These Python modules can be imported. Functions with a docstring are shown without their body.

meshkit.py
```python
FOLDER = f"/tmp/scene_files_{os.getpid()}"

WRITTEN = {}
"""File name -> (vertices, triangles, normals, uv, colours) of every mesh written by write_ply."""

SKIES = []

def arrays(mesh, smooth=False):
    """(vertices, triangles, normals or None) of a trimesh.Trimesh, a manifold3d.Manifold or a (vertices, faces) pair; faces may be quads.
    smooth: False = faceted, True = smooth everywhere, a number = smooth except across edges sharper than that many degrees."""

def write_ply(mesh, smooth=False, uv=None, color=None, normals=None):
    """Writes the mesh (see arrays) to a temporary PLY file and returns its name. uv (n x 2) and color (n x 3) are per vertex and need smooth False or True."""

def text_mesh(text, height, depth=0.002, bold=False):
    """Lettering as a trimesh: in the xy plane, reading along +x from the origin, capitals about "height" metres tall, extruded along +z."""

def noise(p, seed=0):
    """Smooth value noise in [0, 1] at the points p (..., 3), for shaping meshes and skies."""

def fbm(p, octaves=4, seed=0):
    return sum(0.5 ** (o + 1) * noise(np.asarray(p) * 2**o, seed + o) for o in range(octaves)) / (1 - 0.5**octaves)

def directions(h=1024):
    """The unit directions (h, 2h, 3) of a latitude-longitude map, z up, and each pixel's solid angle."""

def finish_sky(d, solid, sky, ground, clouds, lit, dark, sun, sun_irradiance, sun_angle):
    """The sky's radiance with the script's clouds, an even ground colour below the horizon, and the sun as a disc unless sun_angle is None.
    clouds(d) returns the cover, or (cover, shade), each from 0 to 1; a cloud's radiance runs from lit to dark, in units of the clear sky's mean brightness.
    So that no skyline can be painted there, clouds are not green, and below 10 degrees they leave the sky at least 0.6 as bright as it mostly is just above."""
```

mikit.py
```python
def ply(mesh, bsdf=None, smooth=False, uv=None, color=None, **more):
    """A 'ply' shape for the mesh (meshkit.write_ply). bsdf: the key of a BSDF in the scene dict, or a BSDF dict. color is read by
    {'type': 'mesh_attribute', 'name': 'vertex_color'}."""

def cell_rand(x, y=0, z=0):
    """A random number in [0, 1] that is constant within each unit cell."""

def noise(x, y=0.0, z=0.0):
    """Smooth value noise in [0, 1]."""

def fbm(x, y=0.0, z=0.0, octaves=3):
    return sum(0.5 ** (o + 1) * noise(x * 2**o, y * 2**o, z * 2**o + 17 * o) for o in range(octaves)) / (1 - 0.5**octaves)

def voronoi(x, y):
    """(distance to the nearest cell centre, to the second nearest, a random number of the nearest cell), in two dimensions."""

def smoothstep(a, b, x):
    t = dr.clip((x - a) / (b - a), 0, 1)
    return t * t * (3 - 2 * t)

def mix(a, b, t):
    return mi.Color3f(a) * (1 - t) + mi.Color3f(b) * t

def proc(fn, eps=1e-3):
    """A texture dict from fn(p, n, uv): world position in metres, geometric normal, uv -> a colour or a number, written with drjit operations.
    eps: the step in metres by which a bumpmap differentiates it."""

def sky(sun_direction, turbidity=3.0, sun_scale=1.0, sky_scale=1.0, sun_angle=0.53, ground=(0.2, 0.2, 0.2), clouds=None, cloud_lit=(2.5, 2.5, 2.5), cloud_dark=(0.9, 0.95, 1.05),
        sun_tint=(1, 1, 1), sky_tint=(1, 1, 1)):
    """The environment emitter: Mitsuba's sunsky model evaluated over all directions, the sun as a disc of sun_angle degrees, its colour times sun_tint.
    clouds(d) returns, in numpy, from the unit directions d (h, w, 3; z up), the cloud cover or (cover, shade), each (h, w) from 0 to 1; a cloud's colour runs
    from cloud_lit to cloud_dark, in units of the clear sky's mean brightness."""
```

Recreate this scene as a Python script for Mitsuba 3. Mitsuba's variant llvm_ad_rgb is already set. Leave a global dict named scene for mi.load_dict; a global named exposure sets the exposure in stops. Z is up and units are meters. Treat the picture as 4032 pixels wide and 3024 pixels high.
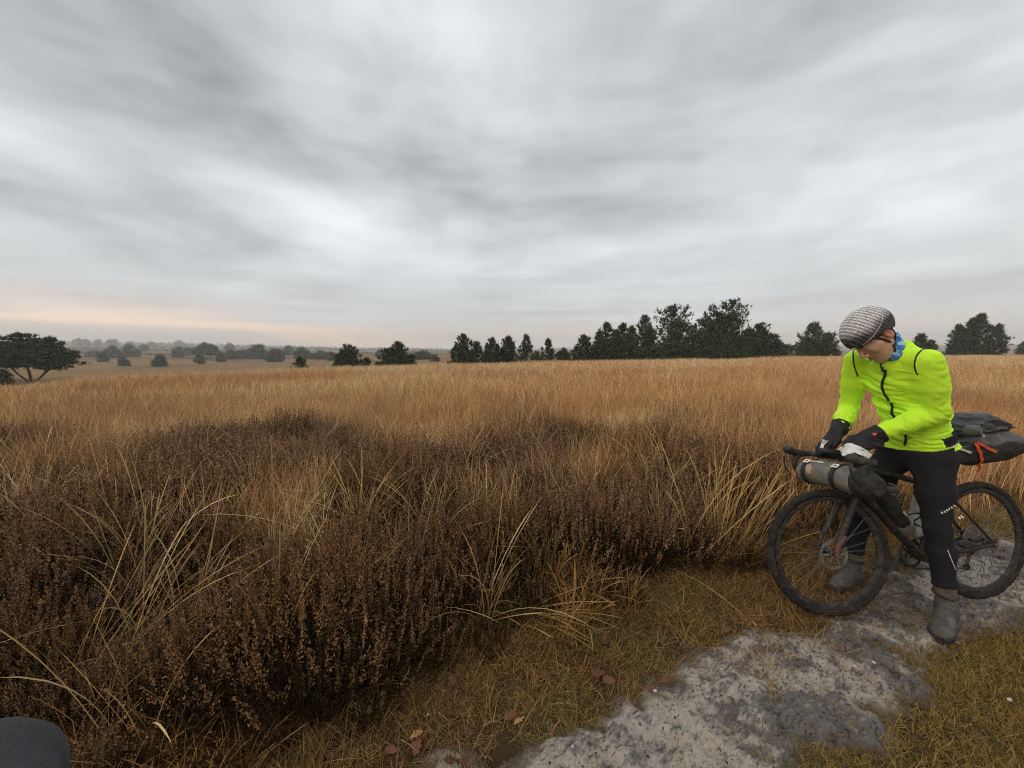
import math, random
import numpy as np
import trimesh
import mitsuba as mi
import drjit as dr
import mikit
import meshkit
from mikit import ply, proc, noise, fbm, smoothstep, mix, cell_rand
from meshkit import fbm as nfbm, noise as nnoise

T = mi.ScalarTransform4f
scene, labels = {}, {}
PI = math.pi

# ---------------------------------------------------------------- camera, sky, exposure
PITCH = math.radians(4.789)
EYE = np.array([0.0, 0.0, 1.5])
exposure = 1.3
scene['camera'] = {
    'type': 'perspective', 'fov': 107.44, 'fov_axis': 'x', 'near_clip': 0.02, 'far_clip': 20000.0,
    'medium': {'type': 'ref', 'id': 'haze_air'},
    'to_world': T().look_at(origin=EYE.tolist(), target=[0, math.cos(PITCH), EYE[2] - math.sin(PITCH)], up=[0, 0, 1]),
}


def sstep(a, b, x):
    t = np.clip((x - a) / (b - a), 0, 1)
    return t * t * (3 - 2 * t)


def cloud_cover(d):
    """Stratocumulus drawn out in streets that run away from the viewer, thin near the sunset side of the horizon."""
    el = np.degrees(np.arcsin(np.clip(d[..., 2], -1, 1)))
    az = np.degrees(np.arctan2(d[..., 0], d[..., 1]))
    h = np.maximum(d[..., 2], 0) + 0.10
    qx, qy = d[..., 0] / h, d[..., 1] / h
    z0 = np.zeros_like(qx)
    wx = nfbm(np.stack([qx * .7, qy * .5, z0 + 3.1], -1), 4, 11) - .5
    wy = nfbm(np.stack([qx * .7, qy * .5, z0 + 7.7], -1), 4, 12) - .5
    big = nfbm(np.stack([qx * .62 + wx * 1.8 + 1.3, qy * .50 + wy * 1.8 + 4.2, z0 + .5], -1), 4, 5)
    mid = nfbm(np.stack([qx * 1.25 + wx * 3, qy * 1.05 + wy * 3, z0 + 5.5], -1), 4, 21)
    ball = nfbm(d * 3.1 + np.stack([wx * .9, wy * .9, z0], -1) + [4.2, 1.7, 0], 5, 77)
    puff = nfbm(d * [9, 9, 16] + np.stack([wx * 3, wy * 3, z0], -1), 5, 78)
    fine = nfbm(np.stack([qx * 3.0 + wx * 5, qy * 2.4 + wy * 5, z0 + 9.5], -1), 5, 31)
    s = .50 + (big - .5) * .34 + (mid - .5) * .34 + (fine - .5) * .26 + (ball - .5) * .46 + (puff - .5) * .38

    def spot(a0, e0, sa, se, rot=0.):
        x, y = az - a0, el - e0
        c, n_ = math.cos(math.radians(rot)), math.sin(math.radians(rot))
        return np.exp(-((x * c + y * n_) / sa) ** 2 - ((y * c - x * n_) / se) ** 2)
    s = s + .20 * spot(-43, 33, 13, 8, 25) + .26 * spot(-32, 25, 14, 5, -32) + .16 * spot(-2, 24, 26, 5, -2) + .14 * spot(28, 31, 30, 6, 14)
    s = s - .50 * spot(-25, 17, 10, 4.0, -8) - .22 * spot(-52, 18, 10, 3, -28) - .20 * spot(-24, 40, 7, 10, 25) - .12 * spot(20, 11, 22, 2.5, 4) - .16 * spot(0, 13, 20, 2.5, 3) - .14 * spot(44, 14, 12, 3)
    sheet = nfbm(np.stack([az * .050 + wx * 2.2, el * .26 + wy * 2.2, z0 + 6.5], -1), 5, 91)
    s = s + (sheet - .5) * .60 * sstep(5, 12, el) * sstep(40, 24, el)
    # flat far sheets low down
    low = sstep(15, 4, el)
    strip = nfbm(np.stack([az * .045 + wx * .8, el * .62 + wy * .8, z0 + 2.5], -1), 5, 41)
    s = s * (1 - .62 * low) + low * .62 * (.38 + (strip - .5) * 1.5)
    # towards the horizon the clear warm sky shows between the sheets
    left = sstep(-6, -44, az)
    gap = sstep(9.0, 1.0, el) * (.22 + .72 * left) * (.35 + 1.1 * sstep(.40, .60, strip)) * (.45 + .55 * sstep(6, 2, el))
    cover = np.clip(1 - gap, .12, 1)
    return cover, np.clip(s, 0, 1)


scene['sky'] = mikit.sky([-0.66, -0.56, 0.62], turbidity=4, sun_scale=0.36, sky_scale=1.0, sun_angle=40, clouds=cloud_cover,
                         cloud_lit=(1.24, 1.295, 1.325), cloud_dark=(0.335, 0.365, 0.395), sky_tint=(6.4, 3.55, 2.20), ground=(.12, .09, .06))
labels['sky'] = {'kind': 'structure'}


# ---------------------------------------------------------------- helpers
def key_for(key):
    if key not in scene and key not in labels:
        return key
    i = 1
    while f'{key}_{i:03d}' in scene or f'{key}_{i:03d}' in labels:
        i += 1
    return f'{key}_{i:03d}'


def put(key, mesh, mat, smooth=40, label=None, category=None, group=None, kind=None, **kw):
    key = key_for(key)
    scene[key] = ply(mesh, mat, smooth=smooth, **kw)
    tag(key, label, category, group, kind)
    return key


def tag(key, label=None, category=None, group=None, kind=None):
    e = {k: v for k, v in dict(label=label, category=category, group=group, kind=kind).items() if v}
    if e:
        labels[key] = e
    return key


def join(ms):
    return trimesh.util.concatenate([m for m in ms if m is not None])


def tm(v, f):
    return trimesh.Trimesh(np.asarray(v, float), np.asarray(f, int), process=False)


def unit(v):
    v = np.asarray(v, float)
    return v / (np.linalg.norm(v, axis=-1, keepdims=True) + 1e-12)


def frames(p):
    p = np.asarray(p, float)
    t = unit(np.gradient(p, axis=0))
    a = np.cross(t[0], [0, 0, 1] if abs(t[0][2]) < .9 else [1, 0, 0])
    out = []
    for k in range(len(p)):
        a = unit(a - t[k] * (a @ t[k]))
        out.append((a, np.cross(t[k], a)))
    return t, np.array([o[0] for o in out]), np.array([o[1] for o in out])


def tube(p, r, n=10, caps=True, flat=1.0):
    """A round (or flattened) tube through the points p with radii r."""
    p = np.asarray(p, float)
    r = np.broadcast_to(np.asarray(r, float), (len(p),))
    t, a, b = frames(p)
    w = np.arange(n) * 2 * PI / n
    v = p[:, None] + r[:, None, None] * (np.cos(w)[None, :, None] * a[:, None] + flat * np.sin(w)[None, :, None] * b[:, None])
    m = len(p)
    i, j = np.meshgrid(np.arange(m - 1), np.arange(n), indexing='ij')
    q = np.stack([i * n + j, i * n + (j + 1) % n, (i + 1) * n + (j + 1) % n, (i + 1) * n + j], -1).reshape(-1, 4)
    f = np.vstack([q[:, [0, 1, 2]], q[:, [0, 2, 3]]])
    v = v.reshape(-1, 3)
    if caps:
        v = np.vstack([v, p[:1], p[-1:]])
        j = np.arange(n)
        f = np.vstack([f, np.stack([(j + 1) % n, j, j * 0 + m * n], 1), np.stack([(m - 1) * n + j, (m - 1) * n + (j + 1) % n, j * 0 + m * n + 1], 1)])
    return tm(v, f)


def spline(pts, n=24):
    """Catmull-Rom through the points."""
    p = np.asarray(pts, float)
    p = np.vstack([2 * p[0] - p[1], p, 2 * p[-1] - p[-2]])
    s = np.linspace(0, len(p) - 3 - 1e-9, n)
    k = s.astype(int)
    t = (s - k)[:, None]
    a, b, c, d = p[k], p[k + 1], p[k + 2], p[k + 3]
    return .5 * (2 * b + (c - a) * t + (2 * a - 5 * b + 4 * c - d) * t ** 2 + (3 * b - a - 3 * c + d) * t ** 3)


def lathe(prof, n=32, axis='y', close=False):
    """Revolves (radius, along) pairs about an axis through the origin."""
    prof = np.asarray(prof, float)
    w = np.arange(n) * 2 * PI / n
    m = len(prof)
    r, h = prof[:, 0], prof[:, 1]
    x, y, z = r[:, None] * np.cos(w), np.broadcast_to(h[:, None], (m, n)), r[:, None] * np.sin(w)
    v = np.stack([x, y, z], -1).reshape(-1, 3)
    if axis == 'z':
        v = v[:, [0, 2, 1]]
    if axis == 'x':
        v = v[:, [1, 0, 2]]
    rows = m if close else m - 1
    i, j = np.meshgrid(np.arange(rows), np.arange(n), indexing='ij')
    i2 = (i + 1) % m
    q = np.stack([i * n + j, i2 * n + j, i2 * n + (j + 1) % n, i * n + (j + 1) % n], -1).reshape(-1, 4)
    me = tm(v, np.vstack([q[:, [0, 1, 2]], q[:, [0, 2, 3]]]))
    if axis in 'xz':
        me.invert()
    return me


def rbox(size, r=.004, seg=2):
    """A box with rounded edges."""
    import manifold3d
    s = np.asarray(size, float) / 2 - r
    sp = [manifold3d.Manifold.sphere(r, 8).translate([x * s[0], y * s[1], z * s[2]]) for x in (-1, 1) for y in (-1, 1) for z in (-1, 1)]
    me = manifold3d.Manifold.batch_hull(sp).to_mesh()
    return tm(me.vert_properties[:, :3], me.tri_verts)


def moved(m, M):
    m = m.copy()
    m.apply_transform(M)
    return m


def mat4(R=None, t=(0, 0, 0)):
    M = np.eye(4)
    if R is not None:
        M[:3, :3] = R
    M[:3, 3] = t
    return M


def rot(axis, deg):
    return trimesh.transformations.rotation_matrix(math.radians(deg), axis)[:3, :3]


def relax(me, n):
    """Taubin smoothing."""
    from scipy.sparse import coo_matrix
    e = me.edges_unique
    m = len(me.vertices)
    A = coo_matrix((np.ones(2 * len(e)), (np.r_[e[:, 0], e[:, 1]], np.r_[e[:, 1], e[:, 0]])), (m, m)).tocsr()
    deg = np.maximum(np.asarray(A.sum(1)).ravel(), 1)[:, None]
    v = np.array(me.vertices)
    for _ in range(n):
        for f in (.5, -.52):
            v = v + f * (A @ v / deg - v)
    me.vertices = v


def surface(fn, lo, hi, h, smooth_it=0):
    """Naive surface nets of the field fn (inside < 0) on a grid of step h."""
    lo, hi = np.asarray(lo, float), np.asarray(hi, float)
    n = np.ceil((hi - lo) / h).astype(int) + 1
    ax = [lo[k] + h * np.arange(n[k]) for k in range(3)]
    P = np.stack(np.meshgrid(*ax, indexing='ij'), -1)
    D = fn(P.reshape(-1, 3)).reshape(n)
    S = D < 0
    c = np.zeros(n - 1, int)
    for a in np.ndindex(2, 2, 2):
        c = c + S[a[0]:n[0] - 1 + a[0], a[1]:n[1] - 1 + a[1], a[2]:n[2] - 1 + a[2]]
    on = (c > 0) & (c < 8)
    idx = -np.ones(n - 1, int)
    cells = np.argwhere(on)
    idx[on] = np.arange(len(cells))
    acc, cnt = np.zeros((len(cells), 3)), np.zeros(len(cells))
    cor = [np.array(a) for a in np.ndindex(2, 2, 2)]
    for a in range(8):
        for b in range(a + 1, 8):
            if np.abs(cor[a] - cor[b]).sum() != 1:
                continue
            ia, ib = cells + cor[a], cells + cor[b]
            da, db = D[tuple(ia.T)], D[tuple(ib.T)]
            k = (da < 0) != (db < 0)
            t = (da[k] / (da[k] - db[k]))[:, None]
            acc[k] += ia[k] + t * (ib[k] - ia[k])
            cnt[k] += 1
    V = lo + h * acc / cnt[:, None]
    F = []
    for k in range(3):
        u, v = (k + 1) % 3, (k + 2) % 3
        sl = [slice(1, -1)] * 3
        s0, s1 = list(sl), list(sl)
        s0[k], s1[k] = slice(0, -1), slice(1, None)
        A, B = S[tuple(s0)], S[tuple(s1)]
        e = np.argwhere(A != B)
        if not len(e):
            continue
        flip = A[tuple(e.T)]
        base = e + 1
        base[:, k] -= 1
        def ci(du, dv):
            q = base.copy()
            q[:, u] -= du
            q[:, v] -= dv
            return idx[tuple(q.T)]
        q = np.stack([ci(1, 1), ci(0, 1), ci(0, 0), ci(1, 0)], 1)
        q = np.where(flip[:, None], q, q[:, ::-1])
        F.append(q)
    F = np.vstack(F)
    me = tm(V, np.vstack([F[:, [0, 1, 2]], F[:, [0, 2, 3]]]))
    # drop crumbs, which smoothing would throw about
    lab = trimesh.graph.connected_component_labels(me.edges, node_count=len(me.vertices))
    cnt = np.bincount(lab)
    if (cnt < 80).any():
        me.update_faces(cnt[lab[me.faces[:, 0]]] >= 80)
        me.remove_unreferenced_vertices()
    if smooth_it:
        relax(me, smooth_it)
    return me


# ---------------------------------------------------------------- materials
def rgb(*c):
    return {'type': 'rgb', 'value': list(map(float, c))}


def bsdf(key, d, two=True):
    scene[key] = {'type': 'twosided', 'bsdf': d} if two else d
    return key


def pr(key, color, rough=.6, metal=0., spec=.5, **kw):
    c = color if isinstance(color, dict) else rgb(*color)
    return bsdf(key, {'type': 'principled', 'base_color': c, 'roughness': rough, 'metallic': metal, 'specular': spec, **kw})


bsdf('plant_matter', {'type': 'diffuse', 'reflectance': {'type': 'mesh_attribute', 'name': 'vertex_color'}})
# ---------------------------------------------------------------- the lie of the land
from scipy.interpolate import PchipInterpolator, RegularGridInterpolator
_cols = {
    -600: [(0, 0), (3, 0), (8, -.1), (11, -.25), (20, -.95), (36, -1.8), (60, -2.4), (100, -2.6), (160, -1.5), (300, 3), (600, 15), (900, 30), (1600, 33)],
    0: [(0, 0), (3, 0), (8, -.06), (11, -.17), (20, -.85), (36, -1.5), (60, -2.3), (100, -2.6), (160, -1.7), (300, 2.2), (600, 13), (900, 27), (1600, 29)],
    500: [(0, 0), (3, 0), (8, -.02), (14, -.02), (25, -.65), (40, -1.5), (60, -2.5), (100, -3.0), (160, -2.0), (300, 1.5), (600, 10), (900, 22), (1600, 25)],
    1000: [(0, 0), (3, 0), (8, 0), (18, .03), (25, -.25), (40, -1.0), (60, -2.0), (100, -2.6), (160, -2.3), (300, .5), (600, 6), (900, 15), (1600, 18)],
    1500: [(0, 0), (3, 0), (8, .02), (25, .10), (40, -.4), (60, -1.2), (100, -1.8), (160, -1.2), (300, 0), (600, 2), (900, 5), (1400, 11), (1600, 12)],
    2000: [(0, 0), (3, 0), (8, .04), (28, .20), (40, 0), (60, -.6), (100, -1.2), (160, -.5), (300, .5), (600, 2), (900, 4), (1400, 10), (1600, 12)],
    2600: [(0, 0), (3, 0), (8, .06), (36, .32), (60, .2), (100, -.5), (160, -1), (300, -1), (600, 1), (1400, 14.5), (1600, 16)],
    3300: [(0, 0), (3, 0), (8, .08), (45, .58), (60, .55), (100, .2), (160, 0), (300, 0), (600, 2), (1400, 24), (1600, 26)],
    4032: [(0, 0), (3, 0), (8, .08), (50, .66), (80, .6), (100, .4), (160, .2), (300, 0), (600, 4), (1400, 32), (1600, 34)],
    4700: [(0, 0), (3, 0), (8, .08), (50, .66), (80, .6), (100, .4), (160, .2), (300, 0), (600, 4), (1400, 32), (1600, 34)],
}
_ly = np.linspace(math.log(4), math.log(1604), 220)
_tc = np.array([(k - 2016) / 1480 for k in _cols])
_az = np.arctan(_tc)
_g = np.array([PchipInterpolator([math.log(y + 4) for y, _ in c], [z for _, z in c])(_ly) for c in _cols.values()])
_azf = np.linspace(_az[0], _az[-1], 180)
_terrain = RegularGridInterpolator((_azf, _ly), PchipInterpolator(_az, _g, axis=0)(_azf), bounds_error=False, fill_value=None)


def ground(x, y):
    """Height of the land at (x, y)."""
    x, y = np.asarray(x, float), np.asarray(y, float)
    r = np.hypot(x, y)
    a = np.arctan2(x, y)
    ac = np.clip(a, _azf[0], _azf[-1])
    Y = np.clip(r * np.cos(ac), 0, 1599)
    z = _terrain(np.stack([ac, np.log(Y + 4)], -1))
    p = np.stack([x, y, x * 0], -1)
    z = z + sstep(3.2, 7, r) * .16 * (nfbm(p / 2.3, 3, 3) - .5)
    return z + sstep(60, 400, r) * (nfbm(p / 90, 3, 4) - .5) * np.minimum(r * .012, 7)


_fLx = np.array([-6, -3, -1.2, -.107, .133, .531, 1.135, 1.766, 2.423, 3.307, 4.09, 7, 15])
_fLy = np.array([-1.6, -.1, .75, 1.241, 1.353, 1.504, 1.782, 1.97, 2.299, 2.628, 2.887, 3.9, 6.5])
_fRx = np.array([-6, -2, -.5, .6, 1.09, 1.47, 1.83, 2.1, 2.94, 4.5, 7, 15])
_fRy = np.array([-3, -.6, .4, .95, 1.24, 1.45, 1.63, 1.76, 2.02, 2.5, 3.3, 5.8])
_fHx = np.array([-6, -3, -1.6, -1.0, -.75, -.40, -.05, .757, 1.40, 2.1, 2.7, 3.3, 4, 9, 15])
_fHy = np.array([-.8, .28, .66, 1.00, 1.33, 1.62, 1.80, 2.16, 2.55, 3.0, 3.1, 3.05, 3.15, 5.1, 7.2])



def path_depth(x, y):
    """How far inside the sandy path a point lies (metres, negative outside)."""
    return np.minimum(np.interp(x, _fLx, _fLy) - y, y - np.interp(x, _fRx, _fRy))


def path_sand(x, y):
    p = np.stack([x, y, x * 0], -1)
    return path_depth(x, y) + .07 + .34 * (nfbm(p * 3.1, 4, 6) - .5) + .22 * (nfbm(p * 11, 4, 7) - .5)


def ground_color(p, n, uv):
    r = dr.sqrt(p.x * p.x + p.y * p.y)
    fine = fbm(p.x * 9, p.y * 9, 0, 4)
    humus = mix((.030, .021, .013), (.085, .058, .030), fine)
    mid = fbm(p.x * .9, p.y * .9, 3, 4)
    straw = mix((.150, .085, .035), (.270, .160, .066), mid)
    c = mix(humus, straw, smoothstep(6, 9, r))
    # far bands of heather and bleached grass, drawn out across the valley
    az = p.x / dr.maximum(p.y, 1.0)
    rr = dr.log(dr.maximum(r, 1.0))
    band = fbm(az * 3.0 + 4, rr * 9, 1.7, 4)
    patch = fbm(p.x * .035, p.y * .035, 9, 5)
    hr = r + 16 * (fbm(p.x * .03, p.y * .03, 2, 3) - .5)
    strip = smoothstep(24, 34, hr) * (1 - smoothstep(70, 92, hr)) * (1 - smoothstep(-.35, -.05, az))
    h = dr.clip(smoothstep(.47, .58, patch * .6 + band * .4) * smoothstep(110, 240, r) + strip, 0, 1)
    far_straw = mix((.19, .118, .060), (.31, .20, .105), fbm(p.x * .25, p.y * .25, 5, 4))
    heath = mix((.070, .048, .036), (.125, .090, .066), fbm(p.x * .4, p.y * .4, 6, 4))
    c = mix(c, far_straw, smoothstep(30, 70, r))
    return mix(c, heath, h)


bsdf('soil_and_grass', {'type': 'diffuse', 'reflectance': proc(ground_color)})

_r = np.concatenate([np.geomspace(.25, 14, 170), np.geomspace(14.3, 200, 120), np.geomspace(206, 1640, 90)])
_a = np.concatenate([np.radians(np.linspace(-180, -66, 90, endpoint=False)), np.radians(np.linspace(-66, 66, 560)), np.radians(np.linspace(66.5, 180, 90, endpoint=False))])
_A, _R = np.meshgrid(_a, _r, indexing='ij')
_X, _Y = (_R * np.sin(_A)).ravel(), (_R * np.cos(_A)).ravel()
_Z = ground(_X, _Y)
_na, _nr = _A.shape
_i, _j = np.meshgrid(np.arange(_na), np.arange(_nr - 1), indexing='ij')
_i2 = (_i + 1) % _na
_q = np.stack([_i * _nr + _j, _i2 * _nr + _j, _i2 * _nr + _j + 1, _i * _nr + _j + 1], -1).reshape(-1, 4)
_V = np.vstack([np.stack([_X, _Y, _Z], 1), [[0, 0, 0]]])
_F = np.vstack([_q[:, [0, 2, 1]], _q[:, [0, 3, 2]], np.stack([np.full(_na, _na * _nr), (np.arange(_na) + 1) % _na * _nr, np.arange(_na) * _nr], 1)])
put('ground', tm(_V, _F), 'soil_and_grass', smooth=True, label='rolling heathland of bleached grass and dark heather falling to a valley', kind='structure')


# ---------------------------------------------------------------- the sandy path
def path_height(x, y):
    p = np.stack([x, y, x * 0], -1)
    lump = nfbm(p * 7, 4, 51) - .5
    prints = nnoise(p * 16, 52)
    return .030 * lump + .012 * (sstep(.45, .7, prints) - .5) + .026 * (nfbm(p * 22, 3, 53) - .5)


def sand_color(p, n, uv):
    # uv.x is the distance in from the ragged edge of the sand
    a = fbm(p.x * 4.5, p.y * 4.5, .3, 4)
    b = fbm(p.x * 17 + 9, p.y * 22, .7, 5)
    q1, q2 = p.x * .8 + p.y * .6, p.y * .8 - p.x * .6
    c_ = fbm(q1 * 48, q2 * 120, .2, 5)
    g = fbm(p.x * 190, p.y * 190, .5, 2)
    pale = mix((.29, .254, .22), (.50, .445, .385), .5 * g + .5 * c_)
    grey = mix((.105, .098, .096), (.20, .188, .18), .6 * g + .4 * c_)
    dark = mix((.035, .031, .031), (.085, .076, .072), g)
    v = .42 * a + .36 * b + .22 * c_
    c = mix(pale, grey, smoothstep(.42, .535, v))
    c = mix(c, dark, smoothstep(.55, .66, v) * .85)
    c = mix(c, (.030, .024, .020), smoothstep(.58, .74, c_) * .55)
    edge = smoothstep(.13, .01, uv.x + .22 * (b - .5))
    return mix(c, mix((.055, .038, .024), (.125, .088, .052), .5 * g + .5 * c_), edge * .9)


def sand_relief(p, n, uv):
    return fbm(p.x * 55, p.y * 75, .2, 4) + .5 * fbm(p.x * 17 + 9, p.y * 22, .7, 3)


scene['trodden_sand'] = {'type': 'twosided', 'bsdf': {'type': 'bumpmap', 'arbitrary': proc(sand_relief, 2e-3), 'scale': .022, 'bsdf': {'type': 'diffuse', 'reflectance': proc(sand_color)}}}
_s = .011
_gx, _gy = np.arange(-2.2, 5.6, _s), np.arange(.25, 3.6, _s)
_GX, _GY = np.meshgrid(_gx, _gy, indexing='ij')
_m = path_sand(_GX.ravel(), _GY.ravel()).reshape(_GX.shape)
_vis = np.maximum(0, np.abs(_GX) - 1.8 * _GY - 1.3) <= 0
_cell = ((_m > 0) & _vis)[:-1, :-1]
_GZ = ground(_GX.ravel(), _GY.ravel()).reshape(_GX.shape) + .004 + path_height(_GX.ravel(), _GY.ravel()).reshape(_GX.shape) * sstep(0, .10, _m) + .020 * sstep(0, .12, _m)
_GZ = np.maximum(_GZ, ground(_GX.ravel(), _GY.ravel()).reshape(_GX.shape) + .004)
_ii, _jj = np.nonzero(_cell)
_w = _GX.shape[1]
_q = np.stack([_ii * _w + _jj, (_ii + 1) * _w + _jj, (_ii + 1) * _w + _jj + 1, _ii * _w + _jj + 1], 1)
_pm = tm(np.stack([_GX.ravel(), _GY.ravel(), _GZ.ravel()], 1), np.vstack([_q[:, [0, 1, 2]], _q[:, [0, 2, 3]]]))
_used = np.unique(_pm.faces)
_pm.remove_unreferenced_vertices()
put('sandy_path', _pm, 'trodden_sand', smooth=True, uv=np.stack([_m.ravel()[_used], _m.ravel()[_used] * 0], 1), label='narrow path of pale trodden sand with dark humus between grass verges', kind='structure')
# ---------------------------------------------------------------- the damp air over the valley
scene['haze_air'] = {'type': 'homogeneous', 'albedo': {'type': 'rgb', 'value': [.90, .945, .98]}, 'sigma_t': .0009}
scene['haze'] = {'type': 'cube', 'to_world': T().translate([0, 0, 32]).scale([1680, 1680, 40]), 'bsdf': {'type': 'null'}, 'interior': {'type': 'ref', 'id': 'haze_air'}}
tag('haze', 'pale damp haze over the far valley', 'haze', kind='stuff')
# ---------------------------------------------------------------- pines and bushes
pr('pine_bark', proc(lambda p, n, uv: mix((.060, .045, .035), (.14, .095, .070), fbm(p.x * 7, p.y * 7, p.z * 3, 3))), .9, spec=.2)


def tufts(P, D, size, rng, needles=11, tone=((.024, .041, .017), (.080, .114, .046)), open_=.50):
    """Needle tufts at the points P that point along D."""
    m = len(P)
    d = unit(D[:, None] * 1.0 + rng.normal(size=(m, needles, 3)) * open_)
    L = size[:, None] * rng.uniform(.6, 1.15, (m, needles))
    s = unit(np.cross(d, rng.normal(size=(m, needles, 3))))
    w = L * .095
    B = P[:, None] - d * L[..., None] * .12
    tri = np.stack([B - s * w[..., None], B + s * w[..., None], B + d * L[..., None]], 2).reshape(-1, 3)
    col = np.repeat(tint(rng, m, *tone, .18), needles * 3, 0)
    return tri, np.arange(len(tri)).reshape(-1, 3), np.clip(col, .004, 1)


def tint(rng, m, a, b, var=.15):
    t = rng.random((m, 1))
    return (np.asarray(a) * (1 - t) + np.asarray(b) * t) * (1 + var * rng.normal(size=(m, 1)))


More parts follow.
